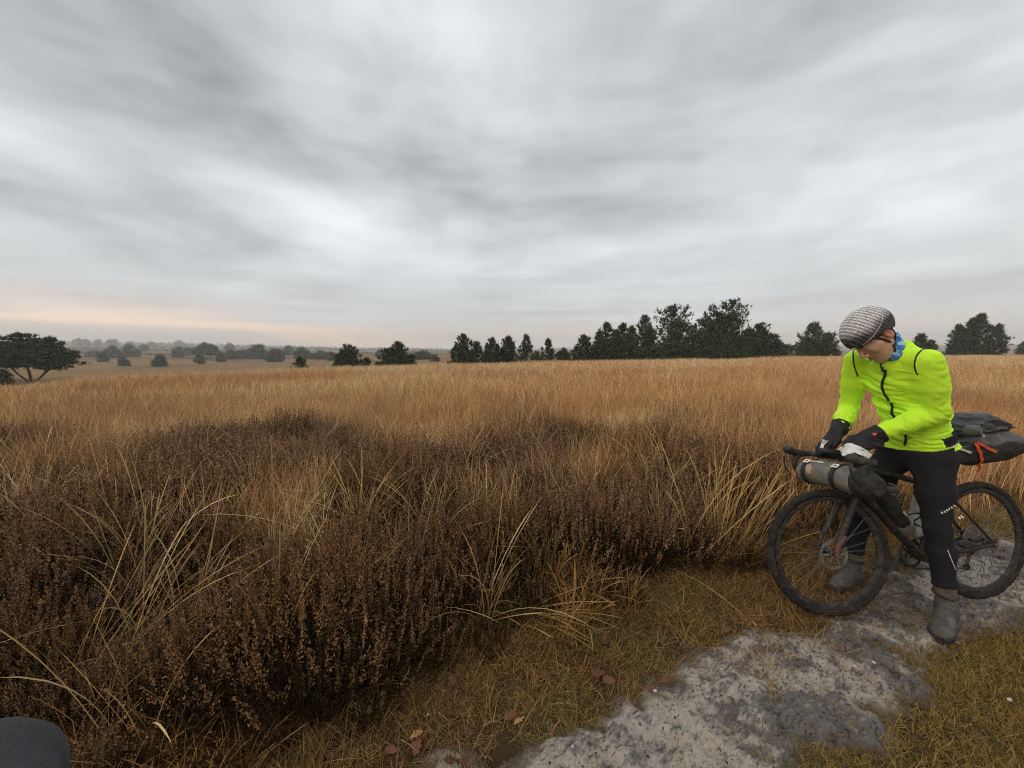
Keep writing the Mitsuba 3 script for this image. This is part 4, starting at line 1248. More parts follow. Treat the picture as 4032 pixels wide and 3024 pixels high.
# pale tool bottle on the seat tube
TB = tag('tool_bottle', 'pale grey bottle with black cage straps on the seat tube', 'bottle')
bx = unit(SC - BB)
bo = np.array([.452, .0, .405]) + np.array([.012, 0, .0])
prof = [(0, 0), (.026, .002), (.037, .014), (.0385, .05), (.0385, .10), (.034, .118), (.036, .135), (.0375, .20), (.031, .228), (.020, .240), (.018, .262), (0, .266)]
Rb = np.column_stack([unit(np.cross([0, 1, 0], bx)), [0, 1, 0], bx])
put(f'{TB}__shell', moved(lathe(prof, 28, 'z'), BM @ mat4(Rb, bo)), 'pale_grey_shell', smooth=40)
hoop = lambda h, r: tube([[r * math.cos(t_), r * math.sin(t_), h + .012 * math.sin(t_ * 2)] for t_ in np.linspace(0, 2 * PI, 26)], .004, 6)
put(f'{TB}__strap', moved(hoop(.055, .0405), BM @ mat4(Rb, bo)), 'black_plastic')
put(f'{TB}__strap', moved(hoop(.122, .0375), BM @ mat4(Rb, bo)), 'black_plastic')
put(f'{TB}__strap', moved(tube(spline([[.030, .027, .055], [.036, .016, .085], [.020, .033, .120]], 10), .0045, 6), BM @ mat4(Rb, bo)), 'black_plastic')
put('bicycle__bottle_cage', moved(join([tube(spline([[.395, s * .02, .42], [.40, s * .037, .47], [.385, s * .037, .52], [.36, s * .015, .56]], 12), .003, 6) for s in (1, -1)]), BM), 'black_plastic')

# saddle bag with a rolled jacket on top
SB = tag('saddle_bag', 'black and grey wedge saddle bag with an orange strap behind the cyclist', 'bag')
_ra = np.array([.26, 0, .885])
_rb = np.array([-.33, 0, .925])


def sbag(p):
    t = (p[:, 0] - _ra[0]) / (_rb[0] - _ra[0])
    mid = .888 + .030 * t + .012 * np.sin(np.clip(t, 0, 1) * PI)
    hz = np.interp(t, [-.02, .05, .35, .75, 1.0, 1.06], [.030, .066, .112, .100, .040, .004])
    hy = np.interp(t, [-.02, .05, .35, .75, 1.0, 1.06], [.022, .045, .075, .085, .095, .080])
    d = ((np.abs(p[:, 1] / hy) ** 2.4 + np.abs((p[:, 2] - mid) / hz) ** 2.4) ** (1 / 2.4) - 1) * np.minimum(hy, hz)
    d = np.maximum(d, np.maximum(-t - .02, t - 1.055) * .59)
    return d * .7 + .016 * np.abs(nfbm(p * [9, 16, 22], 4, 91) - .5)


sbm = field(sbag, (-.40, -.13, .76), (.30, .13, 1.05), .007)
_fc = sbm.triangles_center
_top = _fc[:, 2] > .935 + .012 * np.sin(_fc[:, 0] * 30) + .05 * (nfbm(_fc * 10, 2, 92) - .5)
for nm, sel, mt, lb in (('body', ~_top, 'black_bag_cloth', None), ('roll_top', _top, 'grey_bag_cloth', 'grey crumpled roll top of the saddle bag')):
    mm = sbm.submesh([np.nonzero(sel)[0]], append=True, repair=False)
    put(f'{SB}__{nm}', moved(mm, BM), mt, smooth=True, label=lb)


def flat_strap(q, w, th=.004):
    t, _, _ = frames(q)
    nrm = unit(np.array([[0, 1., 0]]) - t * t[:, 1:2])
    sd = np.cross(t, nrm)
    n_ = len(q)
    V = np.concatenate([q + sd * w / 2, q - sd * w / 2, q + sd * w / 2 + nrm * th, q - sd * w / 2 + nrm * th])
    k = np.arange(n_ - 1)
    Q = np.vstack([np.stack([a * n_ + k, a * n_ + k + 1, b * n_ + k + 1, b * n_ + k], 1) for a, b in ((2, 3), (1, 0), (0, 2), (3, 1))] + [np.array([[0, n_, 3 * n_, 2 * n_], [n_ - 1, 3 * n_ - 1, 4 * n_ - 1, 2 * n_ - 1]])])
    me = tm(V, np.vstack([Q[:, [0, 1, 2]], Q[:, [0, 2, 3]]]))
    me.fix_normals()
    return me


def side_strip(pts, w, y0, mat, part, label=None):
    """A strap that follows the left side of the saddle bag."""
    pts = np.array(pts, float)
    q = spline(np.stack([pts[:, 0], pts[:, 0] * 0, pts[:, 1]], 1), 14)
    out = []
    for x_, _, z_ in q:
        ys = np.linspace(0, .13, 90)
        v_ = sbag(np.stack([np.full(90, x_), ys, np.full(90, z_)], 1))
        ins = np.nonzero(v_ < 0)[0]
        out.append([x_, (ys[ins[-1]] if len(ins) else 0) + y0, z_])
    out = np.array(out)
    put(f'{SB}__{part}', moved(flat_strap(out, w), BM), mat, smooth=40, label=label)


side_strip([(.098, .945), (.080, .900), (.058, .855), (.045, .815)], .020, .004, 'orange_strap', 'strap', 'bright orange compression strap')
side_strip([(.085, .950), (.040, .918), (.0, .900), (-.028, .890)], .017, .005, 'orange_strap', 'strap', 'bright orange compression strap')
side_strip([(.225, .925), (.175, .906), (.128, .888)], .015, .004, 'worn_print', 'print', 'pale oblong label with worn lettering')
put(f'{SB}__hanging_strap', moved(tube(spline([[.045, .05, .815], [.040, .045, .785], [.044, .04, .765]], 8), .006, 6, flat=.4), BM), 'orange_strap', smooth=40)

RJ = tag('rolled_jacket', 'dark folded rain jacket lying on top of the saddle bag', 'jacket')


def rj(p):
    t = (p[:, 0] - .20) / (-.21 - .20)
    mid = 1.036 + .016 * np.sin(t * 3) - .03 * np.maximum(t - .7, 0)
    hz = np.interp(t, [-.05, 0, .3, .7, .95, 1.05], [.01, .045, .074, .066, .034, .004])
    hy = np.interp(t, [-.05, 0, .3, .7, 1.05], [.05, .085, .10, .095, .07])
    d = ((np.abs(p[:, 1] / hy) ** 2.2 + np.abs((p[:, 2] - mid) / hz) ** 2.2) ** (1 / 2.2) - 1) * np.minimum(hy, hz)
    d = np.maximum(d, np.maximum(-t - .05, t - 1.05) * .41)
    return d * .65 + .042 * np.abs(nfbm(p * [6, 10, 26] + [0, 0, 3], 3, 95) - .5)


put(f'{RJ}__cloth', moved(field(rj, (-.34, -.13, .96), (.24, .13, 1.15), .007), BM), 'dark_roll_cloth', smooth=True)
GR = tag('rolled_mat', 'small grey rolled mat end sticking out behind the cyclist hip', 'mat')
put(f'{GR}__roll', moved(tube(spline([[.20, -.10, 1.022], [.175, .02, 1.022], [.150, .115, 1.020], [.146, .128, 1.02]], 14), np.concatenate([np.full(12, .034), [.030, .018]]), 16), BM), 'grey_bag_cloth', smooth=40)
put(f'{GR}__end_loop', moved(tube(spline([[.128, .118, 1.002], [.132, .128, .992], [.142, .125, .986]], 8), .0045, 6), BM), 'scuffed_patch', smooth=40, label='pink loop at the end of the roll')
# ---------------------------------------------------------------- the cyclist
PE = tag('person', 'cyclist in neon yellow jacket and black tights, head bowed, standing astride the bicycle', 'person')

pr('neon_jacket', proc(lambda p, n, uv: mix((.55, .95, .040), (.60, .97, .055), fbm(p.x * 30, p.y * 30, p.z * 30, 2))), .75, spec=.15, sheen=.25)
pr('black_knit', proc(lambda p, n, uv: mix((.010, .010, .012), (.026, .026, .031), fbm(p.x * 260, p.y * 260, p.z * 260, 2))), .85, spec=.15, sheen=.2)
pr('black_lycra', (.014, .014, .016), .6, spec=.3)
pr('black_trim', (.016, .018, .012), .6)
pr('reflective_print', (.74, .75, .76), .4)
pr('blue_scarf', proc(lambda p, n, uv: mix((.030, .17, .48), (.36, .58, .80), smoothstep(.52, .68, fbm(p.x * 26, p.y * 26, p.z * 40, 3)))), .7, sheen=.3)
pr('muddy_overshoe', proc(lambda p, n, uv: mix(mix((.050, .052, .052), (.095, .094, .088), fbm(p.x * 60, p.y * 60, p.z * 60, 3)), (.15, .125, .095), smoothstep(.45, .66, fbm(p.x * 22 + 5, p.y * 22, p.z * 22, 4)) * .75)), .6, spec=.35)
pr('muddy_cuff', proc(lambda p, n, uv: mix((.060, .054, .046), (.16, .135, .105), fbm(p.x * 45, p.y * 45, p.z * 45, 4))), .8, spec=.2)
pr('white_glove_panel', proc(lambda p, n, uv: mix((.62, .63, .63), (.84, .85, .85), fbm(p.x * 45, p.y * 45, p.z * 45, 3))), .5)
pr('red_badge', (.66, .07, .075), .5)
pr('dark_hair', (.030, .020, .013), .7)


def chain(p, pts, rad, k=.02):
    d = None
    for a, b, r0, r1 in zip(pts[:-1], pts[1:], rad[:-1], rad[1:]):
        e = cap(p, a, b, r0, r1)
        d = e if d is None else smin(d, e, k)
    return d


A3 = lambda *v: np.array(v, float)
# points measured on the cyclist (metres)
PIPEL = [(2.1701, 1.93, 1.5285), (2.149, 1.93, 1.5323), (2.1149, 1.93, 1.522), (2.0844, 1.93, 1.5), (2.069, 1.93, 1.4689), (2.0671, 1.93, 1.4325), (2.0748, 1.93, 1.4038), (2.0899, 1.93, 1.3816)]
PIPER = [(1.9781, 2.2, 1.5118), (1.9859, 2.2, 1.4675), (1.9952, 2.2, 1.423), (2.0084, 2.2, 1.3858), (2.0226, 2.2, 1.356)]
PANELL = np.array([(1.8095, 2.06, 0.9489), (1.8442, 2.06, 0.9792), (1.8674, 2.06, 0.9907), (1.8871, 2.06, 0.9921), (1.9463, 2.06, 0.9777), (2.0183, 2.06, 0.9445), (1.9962, 2.06, 0.9199), (1.9117, 2.06, 0.9474), (1.8742, 2.06, 0.9185), (1.8415, 2.06, 0.9185)])
PANELR = np.array([(1.8457, 2.2, 0.9837), (1.8782, 2.2, 0.973), (1.8544, 2.2, 0.9453), (1.8566, 2.2, 0.9145), (1.8256, 2.2, 0.9021), (1.8324, 2.2, 0.9576)])
PRINT0, PRINT1 = np.array((1.9589, 2.06, 0.9604)), np.array((1.9955, 2.06, 0.946))
PX = unit(A3(.68, -.733, 0))
# skeleton, metres
HIP = A3(2.355, 2.146, .955)
NECK = A3(2.112, 2.105, 1.500)
SHL, SHR = A3(2.158, 1.957, 1.442), A3(2.085, 2.275, 1.440)
ELL, ELR = A3(2.262, 1.978, 1.180), A3(2.150, 2.375, 1.150)
WRL, WRR = A3(2.015, 2.085, 1.030), A3(1.985, 2.250, 1.032)
HPL, HPR = A3(2.352, 2.055, .900), A3(2.345, 2.245, .900)
KNL, KNR = A3(2.325, 1.985, .545), A3(2.185, 2.300, .530)
ANL, ANR = A3(2.372, 1.940, .115), A3(2.190, 2.305, .115)
TF = unit(A3(-.962, -.272, 0))                       # the way the chest faces
TL = A3(-TF[1], TF[0], 0) * 1.0                      # the cyclist's left
TL = A3(.272, -.962, 0)
spine = NECK - HIP
SU = unit(spine)
SL = np.linalg.norm(spine)
TN = unit(TF - SU * (TF @ SU))


def torso(p):
    q = p - HIP
    s = (q @ SU) / SL
    bow = .030 * np.sin(np.clip(s, 0, 1) * PI)
    u, v = q @ TL, q @ TN + bow
    a = np.interp(s, [-.25, -.1, .05, .3, .5, .7, .85, .95, 1.03, 1.12], [.15, .170, .170, .147, .149, .168, .160, .118, .070, .058])
    b = np.interp(s, [-.25, -.1, .05, .3, .5, .7, .85, .95, 1.03, 1.12], [.115, .123, .120, .110, .115, .120, .100, .076, .062, .056])
    c = np.interp(s, [0, .7, 1.0], [0, .0, -.01])
    r = ((np.abs(u / a) ** 2.3 + np.abs((v - c) / b) ** 2.3) ** (1 / 2.3) - 1) * np.minimum(a, b)
    return np.maximum(r, np.maximum(-.16 - s, s - 1.1) * SL)


def limb_uv(p, a, b):
    """Along-limb distance and angle about the limb."""
    d = unit(b - a)
    e1 = unit(np.cross(d, [0, 0, 1.]))
    e2 = np.cross(d, e1)
    q = p - a
    return q @ d, np.arctan2(q @ e2, q @ e1), np.linalg.norm(b - a)


def ridges(x, seed):
    """Rounded folds: sharp valleys between soft rolls."""
    return np.minimum(np.abs(nfbm(x, 3, seed) - .5) * 3.2, 1) ** .75


def arm(p, sh, el, wr, seed):
    d = chain(p, [sh + A3(0, 0, .012), lerp(sh, el, .45), el, lerp(el, wr, .45), wr], [.066, .062, .053, .050, .041], .02)
    t1, a1, L1 = limb_uv(p, sh, el)
    t2, a2, L2 = limb_uv(p, el, wr)
    lower = sstep(-.02, .05, t2)
    f1 = ridges(np.stack([t1 * 27 + 1.5 * np.sin(a1 + seed), np.cos(a1) * .8 + t1 * 2.5, np.sin(a1) * .8 + seed], -1), seed)
    f2 = ridges(np.stack([t2 * 38 + .9 * np.sin(a2 + 1), np.cos(a2) * .9, np.sin(a2) * .9 + seed], -1), seed + 3)
    near_el = np.exp(-((t1 - L1) / .10) ** 2) + .55
    return d - (.0145 * near_el * (f1 - .62)) * (1 - lower) - (.0105 * (f2 - .62)) * lower


def torso_cloth(p):
    d = torso(p)
    q = p - HIP
    s = (q @ SU) / SL
    u, v = q @ TL, q @ TN
    fold = ridges(np.stack([u * 2.8 + .4, v * 2.8, s * 14.5 + 1.1 * np.sin(u * 7 + 1) + u * 2.2], -1), 41)
    low = np.interp(s, [0, .1, .35, .6, .8, 1], [.5, 1.1, 1.25, .95, .65, .25])
    d = d - .026 * low * (fold - .62)
    return d


def jacket(p):
    d = torso_cloth(p)
    q = p - HIP
    d = smin(d, arm(p, SHL, ELL, WRL, 11), .045)
    d = smin(d, arm(p, SHR, ELR, WRR, 17), .045)
    d = smin(d, cap(p, NECK + TF * -.005 + A3(0, 0, -.04), NECK + TF * .015 + A3(0, 0, .065), .072, .070), .025)
    # hem, cuffs and collar are cut clean
    d = np.maximum(d, -(q @ unit(SU * 1.0 - TN * .16)) + .012 + .006 * (nfbm(p * 7, 2, 44) - .5))
    for el, wr in ((ELL, WRL), (ELR, WRR)):
        w = unit(wr - el)
        side = (np.linalg.norm(p - wr, axis=1) < .13)
        d = np.where(side, np.maximum(d, (p - wr) @ w + .012), d)
    ct = NECK + TF * .03 + A3(0, 0, .018)
    cn = unit(A3(-.62, -.18, 1))
    near_c = p[:, 2] > 1.462
    d = np.where(near_c, np.maximum(d, (p - ct) @ cn), d)
    return d * .8


jm = surface(jacket, (1.93, 1.80, .90), (2.66, 2.52, 1.62), .0055, 2)
_fc = jm.triangles_center
_q = _fc - HIP
_s, _u, _v = (_q @ SU) / SL, _q @ TL, _q @ TN
_arm = np.minimum(chain(_fc, [SHL, ELL, WRL], [.07, .06, .045]), chain(_fc, [SHR, ELR, WRR], [.07, .06, .045])) < .012
_band = (~_arm) & (_s > .082) & (_s < .158 + .03 * (_v < -.02)) & (_u > .045) & (_v < .035 + .25 * (_u - .11))
_flash = (~_arm) & (_s > .070) & (_s <= .082) & (_u > .045) & (_v < .03)
jk = put(f'{PE}__jacket', jm.submesh([np.nonzero(~_band & ~_flash)[0]], append=True, repair=False), 'neon_jacket', smooth=True, label='bright neon yellow green long sleeved cycling jacket')
put(f'{PE}__jacket__pocket_band', jm.submesh([np.nonzero(_band)[0]], append=True, repair=False), 'black_knit', smooth=True, label='black pocket band on the hip')
put(f'{PE}__jacket__reflective_strip', jm.submesh([np.nonzero(_flash)[0]], append=True, repair=False), 'reflective_print', smooth=True, label='thin pale reflective strip under the pocket')


def onto(fn, o, d, off=.0, far=.45):
    """The outermost point of fn along each ray from inside."""
    o, d = np.atleast_2d(o).astype(float), np.atleast_2d(d).astype(float)
    t = np.linspace(far, 0, 260)
    P = o[:, None] + d[:, None] * t[None, :, None]
    D = fn(P.reshape(-1, 3)).reshape(len(o), -1)
    k = np.argmax(D < 0, 1)
    hit = (D < 0).any(1)
    if hit.any():
        k = np.where(hit, k, int(np.median(k[hit])))
    return o + d * (t[k] + off)[:, None]


def ribbon_on(pts, nrm, w, th=.003):
    """A flat strip through pts that faces along nrm."""
    pts, nrm = np.asarray(pts, float), unit(nrm)
    t = unit(np.gradient(pts, axis=0))
    sd = unit(np.cross(t, nrm))
    n = len(pts)
    V = np.concatenate([pts + sd * w / 2, pts - sd * w / 2, pts + sd * w / 2 * .8 + nrm * th, pts - sd * w / 2 * .8 + nrm * th])
    k = np.arange(n - 1)
    Q = np.vstack([np.stack([a * n + k, a * n + k + 1, b * n + k + 1, b * n + k], 1) for a, b in ((2, 3), (1, 0), (0, 2), (3, 1))])
    me = tm(V, np.vstack([Q[:, [0, 1, 2]], Q[:, [0, 2, 3]]]))
    me.fix_normals()
    return me


# zip: a wavy dark line down the front, broken by a fold at the belly
for part, s0, s1, u0 in (('zip', .985, .560, -.006), ('zip', .555, .10, -.018)):
    ss = np.linspace(s0, s1, 40)
    uu = u0 + .012 * np.sin((s0 - ss) * 17 + (0 if s0 > .9 else 2)) - .020 * np.clip((.9 - ss) / .4, 0, 1) * (s0 > .9) + .025 * np.clip((.56 - ss) / .4, 0, 1) * (s0 < .9)
    o = HIP + SU * (ss * SL)[:, None] + TL * uu[:, None]
    zp = onto(torso_cloth, o, np.repeat(TN[None], 40, 0), .006, .30)
    k_ = np.ones(5) / 5
    zs = np.stack([np.convolve(np.pad(zp[:, c], 2, 'edge'), k_, 'valid') for c in range(3)], 1)
    put(f'{PE}__jacket__{part}', ribbon_on(zs + TN * .001, np.repeat(TN[None], 40, 0), .0125), 'black_trim', smooth=40)
zt = onto(jacket, HIP + SU * (.955 * SL) + TL * -.006, TN, .002)[0]
put(f'{PE}__jacket__zip_pull', tube([zt, zt + TN * .008 - SU * .02, zt + TN * .006 - SU * .05, zt + TN * .004 - SU * .055 + TL * .006, zt + TN * .006 - SU * .02 + TL * .006], .0028, 6), 'black_trim')
# piping round the arm holes: measured points dropped onto the cloth
CAMWARD = unit(A3(-.733, -.68, 0))


def stick(fn, pts, off=.0, d=CAMWARD, deep=.22):
    pts = np.asarray(pts, float)
    return onto(fn, pts - d * deep, np.repeat(d[None], len(pts), 0), off, deep + .16)


PIPING = [PIPEL, PIPER]
for pts in PIPING:
    pp = stick(jacket, spline(pts[1:] if pts is PIPEL else pts, 40), -.001)
    k_ = np.ones(5) / 5
    pp = np.stack([np.convolve(np.pad(pp[:, c], 2, 'edge'), k_, 'valid') for c in range(3)], 1)
    put(f'{PE}__jacket__piping', tube(pp, .0045, 6), 'black_trim')


# tights
def leg(p, hp, kn, an, seed):
    d = chain(p, [hp, lerp(hp, kn, .5), kn, lerp(kn, an, .30) + unit(A3(.8, .3, 0)) * .014, lerp(kn, an, .75), an], [.090, .077, .052, .057, .042, .038], .03)
    t, a, L = limb_uv(p, kn, an)
    f = ridges(np.stack([t * 16, np.cos(a), np.sin(a)], -1), seed)
    t0, a0, L0 = limb_uv(p, hp, kn)
    f0 = ridges(np.stack([t0 * 13 + .8 * np.sin(a0), np.cos(a0), np.sin(a0)], -1), seed + 1)
    return d - .010 * (f - .6) * np.exp(-(t / .15) ** 2) - .008 * (f0 - .6) * sstep(.30, .05, t0)


def tights(p):
    d = ell(p, HIP + A3(.005, .003, -.015), (.114, .156, .125))
    d = smin(d, torso(p) + .018, .03)
    d = smin(d, leg(p, HPL, KNL, ANL, 51), .05)
    d = smin(d, leg(p, HPR, KNR, ANR, 53), .05)
    d = np.maximum(d, (p - HIP) @ SU - .035)
    cut = lambda an, kn: (p - lerp(an, kn, .27)) @ unit(an - kn)
    d = np.maximum(d, np.where(np.linalg.norm(p - ANL, axis=1) < np.linalg.norm(p - ANR, axis=1), cut(ANL, KNL), cut(ANR, KNR)))
    return d * .85


tg = surface(tights, (2.02, 1.80, .12), (2.60, 2.48, 1.10), .0075, 3)
put(f'{PE}__tights', tg, 'black_knit', smooth=True, label='black thermal tights')
# small reflective print beside the left knee, read as a row of pale letters
TXT = 'RATIRATI'
dcam = unit(A3(-.73, -.68, .0))
sdv = unit(np.cross(dcam, [0, 0, 1.]))
base = KNL + A3(0, 0, .10)
tdir = unit(-sdv * .0 + A3(0, 0, 1) * .74 + unit(A3(.68, -.73, 0)) * .67)
o = base + unit(A3(.68, -.73, 0)) * .012
for i in range(8):
    c = onto(tights, (o + tdir * .0115 * i)[None], dcam[None], .0015, .25)[0]
    R_ = np.column_stack([tdir, np.cross(dcam, tdir), dcam])
    put(f'{PE}__tights__letter', moved(rbox((.0066, .0145 if i % 3 else .011, .0012), .0005), mat4(R_ @ rot([0, 0, 1], 12 * ((i % 3) - 1)), c)), 'reflective_print', smooth=False)
cc = [onto(tights, (lerp(KNL, ANL, .22 + .05 * i) + unit(A3(.68, -.73, 0)) * (.030 + .004 * i))[None], dcam[None], .001, .2)[0] for i in range(6)]
put(f'{PE}__tights__reflective_piping', tube(spline(cc, 20), .0018, 5), 'reflective_print')


# overshoes: cuff and shoe
def foot(p, an, toe, sole):
    z = A3(0, 0, 1)
    f = unit(A3(*(toe - an)[:2], 0))
    l = A3(-f[1], f[0], 0)
    q = p - A3(an[0], an[1], sole)
    x, y, h = q @ f, q @ l, q[:, 2]
    L = np.linalg.norm((toe - an)[:2])
    # shoe from heel (-.07) to toe (L)
    w = np.interp(x, [-.075, -.04, .03, L * .55, L * .85, L], [.026, .036, .037, .047, .042, .022])
    top = np.interp(x, [-.075, -.02, .03, L * .45, L * .8, L], [.085, .11, .115, .078, .056, .030])
    d = ((np.abs(y / w) ** 2.6 + np.abs((h - top / 2) / (top / 2)) ** 2.6) ** (1 / 2.6) - 1) * np.minimum(w, top / 2)
    d = np.maximum(d, np.maximum(-.078 - x, x - L))
    return d * .75, x, y, h


FEET = [('left', ANL, KNL, A3(2.208, 1.822, 0), .012), ('right', ANR, KNR, A3(2.005, 2.235, 0), .020)]
for nm, an, kn, toe, sole in FEET:
    cu = lambda p: np.minimum(9, 0)
    def shoe(p):
        d, x, y, h = foot(p, an, toe, sole)
        sh = chain(p, [A3(an[0], an[1], sole + .085), lerp(an, kn, .20)], [.042, .0415], .02)
        rg = ridges(np.stack([h * 26, y * 6, x * 6], -1), 61)
        d = smin(d, sh, .035) + .005 * (rg - .3) * sstep(.06, .12, h)
        return np.maximum(d, (p - lerp(an, kn, .19)) @ unit(kn - an))
    lo, hi = np.minimum(an, toe) - .10, np.maximum(an, toe) + .10
    lo[2], hi[2] = -.01, .27
    sm_ = surface(shoe, lo, hi, .005, 4)
    k = put(f'{PE}__overshoe', sm_, 'muddy_overshoe', smooth=True, label=f'muddy grey overshoe on the {nm} foot')
    def sole_f(p):
        d, x, y, h = foot(p, an, toe, sole)
        return np.maximum(d - .004, h - .024 - .008 * (x > .1) - .004 * np.sin(x * 50))
    put(f'{k}__sole', surface(sole_f, lo, hi, .005, 2), 'black_rubber', smooth=30)
    def cuff(p):
        d = chain(p, [lerp(an, kn, .14), lerp(an, kn, .275)], [.0435, .0435], .02)
        t, a, L_ = limb_uv(p, an, kn)
        rg = ridges(np.stack([t * 34, np.cos(a) * .8, np.sin(a) * .8], -1), 63)
        d = d + .006 * (rg - .35)
        ax_ = unit(kn - an)
        return np.maximum(d, np.maximum((lerp(an, kn, .15) - p) @ ax_, (p - lerp(an, kn, .285)) @ ax_))
    rg_ = lerp(an, kn, .17)
    put(f'{k}__ankle_strap', tube([rg_ + .0455 * (math.cos(w_) * A3(1, 0, 0) + math.sin(w_) * A3(0, 1, 0)) + A3(0, 0, .004 * math.sin(w_)) for w_ in np.linspace(0, 2 * PI, 30)], .0075, 8), 'black_rubber')
    put(f'{k}__cuff', surface(cuff, an - [.10, .10, .03], an + [.10, .10, .22], .005, 3), 'muddy_cuff', smooth=True, label='mud stained ribbed ankle cuff')


# gloves
def glove_mesh(wr, el, kn_c, across, down, side):
    """A gloved hand: wr wrist, kn_c middle of the knuckles, across = towards the little finger, down = where the fingers curl to."""
    f = unit(kn_c - wr)
    pts = []
    span = [-.030, -.010, .010, .029]
    lens = [(.034, .026, .020), (.038, .029, .022), (.036, .027, .021), (.029, .021, .018)]
    ch = []
    for o_, (a_, b_, c_) in zip(span, lens):
        k0 = kn_c + across * o_ + f * (-.004 if abs(o_) > .02 else .004)
        p1 = k0 + unit(f * .80 + down * .60) * a_
        p2 = p1 + unit(f * .15 + down * 1.0) * b_
        p3 = p2 + unit(-f * .55 + down * .80) * c_
        ch.append(([k0, p1, p2, p3], [.0122, .0115, .0105, .0095]))
    th0 = lerp(wr, kn_c, .35) - across * .030 + down * .006
    th1 = th0 + unit(f * .65 - across * .55 + down * .35) * .040
    th2 = th1 + unit(f * .70 + down * .55 + across * .15) * .034
    th3 = th2 + unit(f * .45 + down * .75 + across * .45) * .024
    ch.append(([th0, th1, th2, th3], [.018, .0145, .0130, .0110]))

    def fn(p):
        n_ = np.cross(f, across)
        q = p - lerp(wr, kn_c, .55)
        x, y, z = q @ f, q @ across, q @ unit(np.cross(across, f))
        L = np.linalg.norm(kn_c - wr)
        d = ((np.abs(x / (L * .56)) ** 2.5 + np.abs(y / .043) ** 2.5 + np.abs(z / .0185) ** 2.5) ** .4 - 1) * .0185
        for P_, R_ in ch:
            d = smin(d, chain(p, P_, R_, .006), .009)
        # gauntlet over the sleeve end
        g0, g1 = wr + f * .02, wr - unit(wr - el) * .050
        d = smin(d, chain(p, [g0, wr, g1], [.034, .037, .050], .02), .022)
        t, a, _ = limb_uv(p, g1, g0)
        d = d + .006 * (ridges(np.stack([t * 30 + .6 * np.sin(a), np.cos(a), np.sin(a)], -1), 71) - .35) * sstep(.12, .05, t)
        d = np.maximum(d, (p - g1) @ unit(g1 - g0) - .004)
        return d * .8
    allp = np.vstack([np.array(P_) for P_, _ in ch] + [wr[None], kn_c[None], (wr - unit(wr - el) * .06)[None]])
    return fn, surface(fn, allp.min(0) - .065, allp.max(0) + .065, .0033, 3), ch, f


HANDS = [('left', WRL, ELL, A3(1.925, 2.068, .958), unit(A3(.05, -.62, -.72)), unit(A3(-.35, .55, -.62)), 1),
         ('right', WRR, ELR, A3(1.890, 2.232, .950), unit(A3(-.10, .95, -.18)), unit(A3(-.25, -.05, -1)), -1)]
for nm, wr, el, kc, acr, dn, sg in HANDS:
    fn, gm, ch, f = glove_mesh(wr, el, kc, acr, dn, sg)
    k = put(f'{PE}__glove', gm, 'black_lycra', smooth=True, label=f'black winter glove on the {nm} hand')
    # white panel laid on the back of the glove
    poly = shapely.Polygon([(q_ @ PX, q_[2]) for q_ in (PANELL if nm == 'left' else PANELR)])
    pm = trimesh.creation.extrude_polygon(poly, .001, engine='earcut').subdivide_to_size(.006)
    top = pm.vertices[:, 2] > .0005
    mid_ = np.mean(PANELL if nm == 'left' else PANELR, axis=0)
    w3 = pm.vertices[:, :1] * PX + pm.vertices[:, 1:2] * A3(0, 0, 1) + CAMWARD * (mid_ @ CAMWARD)
    w3[:, 2] += 0
    snap = stick(fn, w3, .0, deep=.05)
    pm.vertices = snap + CAMWARD * np.where(top, .0042, .0005)[:, None]
    k2 = put(f'{k}__panel', pm, 'white_glove_panel', smooth=50, label='white panel on the back of the glove')
    if nm == 'left':
        for i in range(5):
            c_ = stick(fn, [lerp(PRINT0, PRINT1, i / 4)], .0045, deep=.05)[0]
            put(f'{k}__print', moved(rbox((.0045, .0085, .0008), .0003), mat4(np.column_stack([unit(PRINT1 - PRINT0), unit(np.cross(CAMWARD, PRINT1 - PRINT0)), CAMWARD]), c_)), 'black_trim', smooth=False)
    if nm == 'left':
        bc = onto(fn, (wr - unit(wr - el) * .020)[None], unit(A3(-.62, -.70, .25))[None], .001, .1)[0]
        nn = unit(A3(-.62, -.70, .25))
        xx = unit(np.cross([0, 0, 1], nn))
        bd = trimesh.creation.extrude_polygon(shapely.Polygon([(-.010, .006), (-.003, .003), (0, .007), (.004, .003), (.011, .007), (.006, -.004), (0, -.011), (-.006, -.004)]), .0016, engine='earcut')
        put(f'{k}__badge', moved(bd, mat4(np.column_stack([xx, np.cross(nn, xx), nn]), bc)), 'red_badge', smooth=False, label='small red emblem on the glove cuff')

# ---------------------------------------------------------------- head
HF = unit(A3(-.99, .13, 0))
HT = math.radians(57)
HN = HF * math.cos(HT) - A3(0, 0, 1) * math.sin(HT)
HUp = HF * math.sin(HT) + A3(0, 0, 1) * math.cos(HT)
HLft = np.cross(HUp, HN)
HE = A3(1.994, 2.085, 1.582)
HM = mat4(np.column_stack([HN, HLft, HUp]), HE)
NB = A3(2.105, 2.106, 1.470)
nb_l = np.linalg.inv(HM)[:3, :3] @ (NB - HE)
chest_l = np.linalg.inv(HM)[:3, :3] @ (lerp(NB, HIP, .22) - HE)


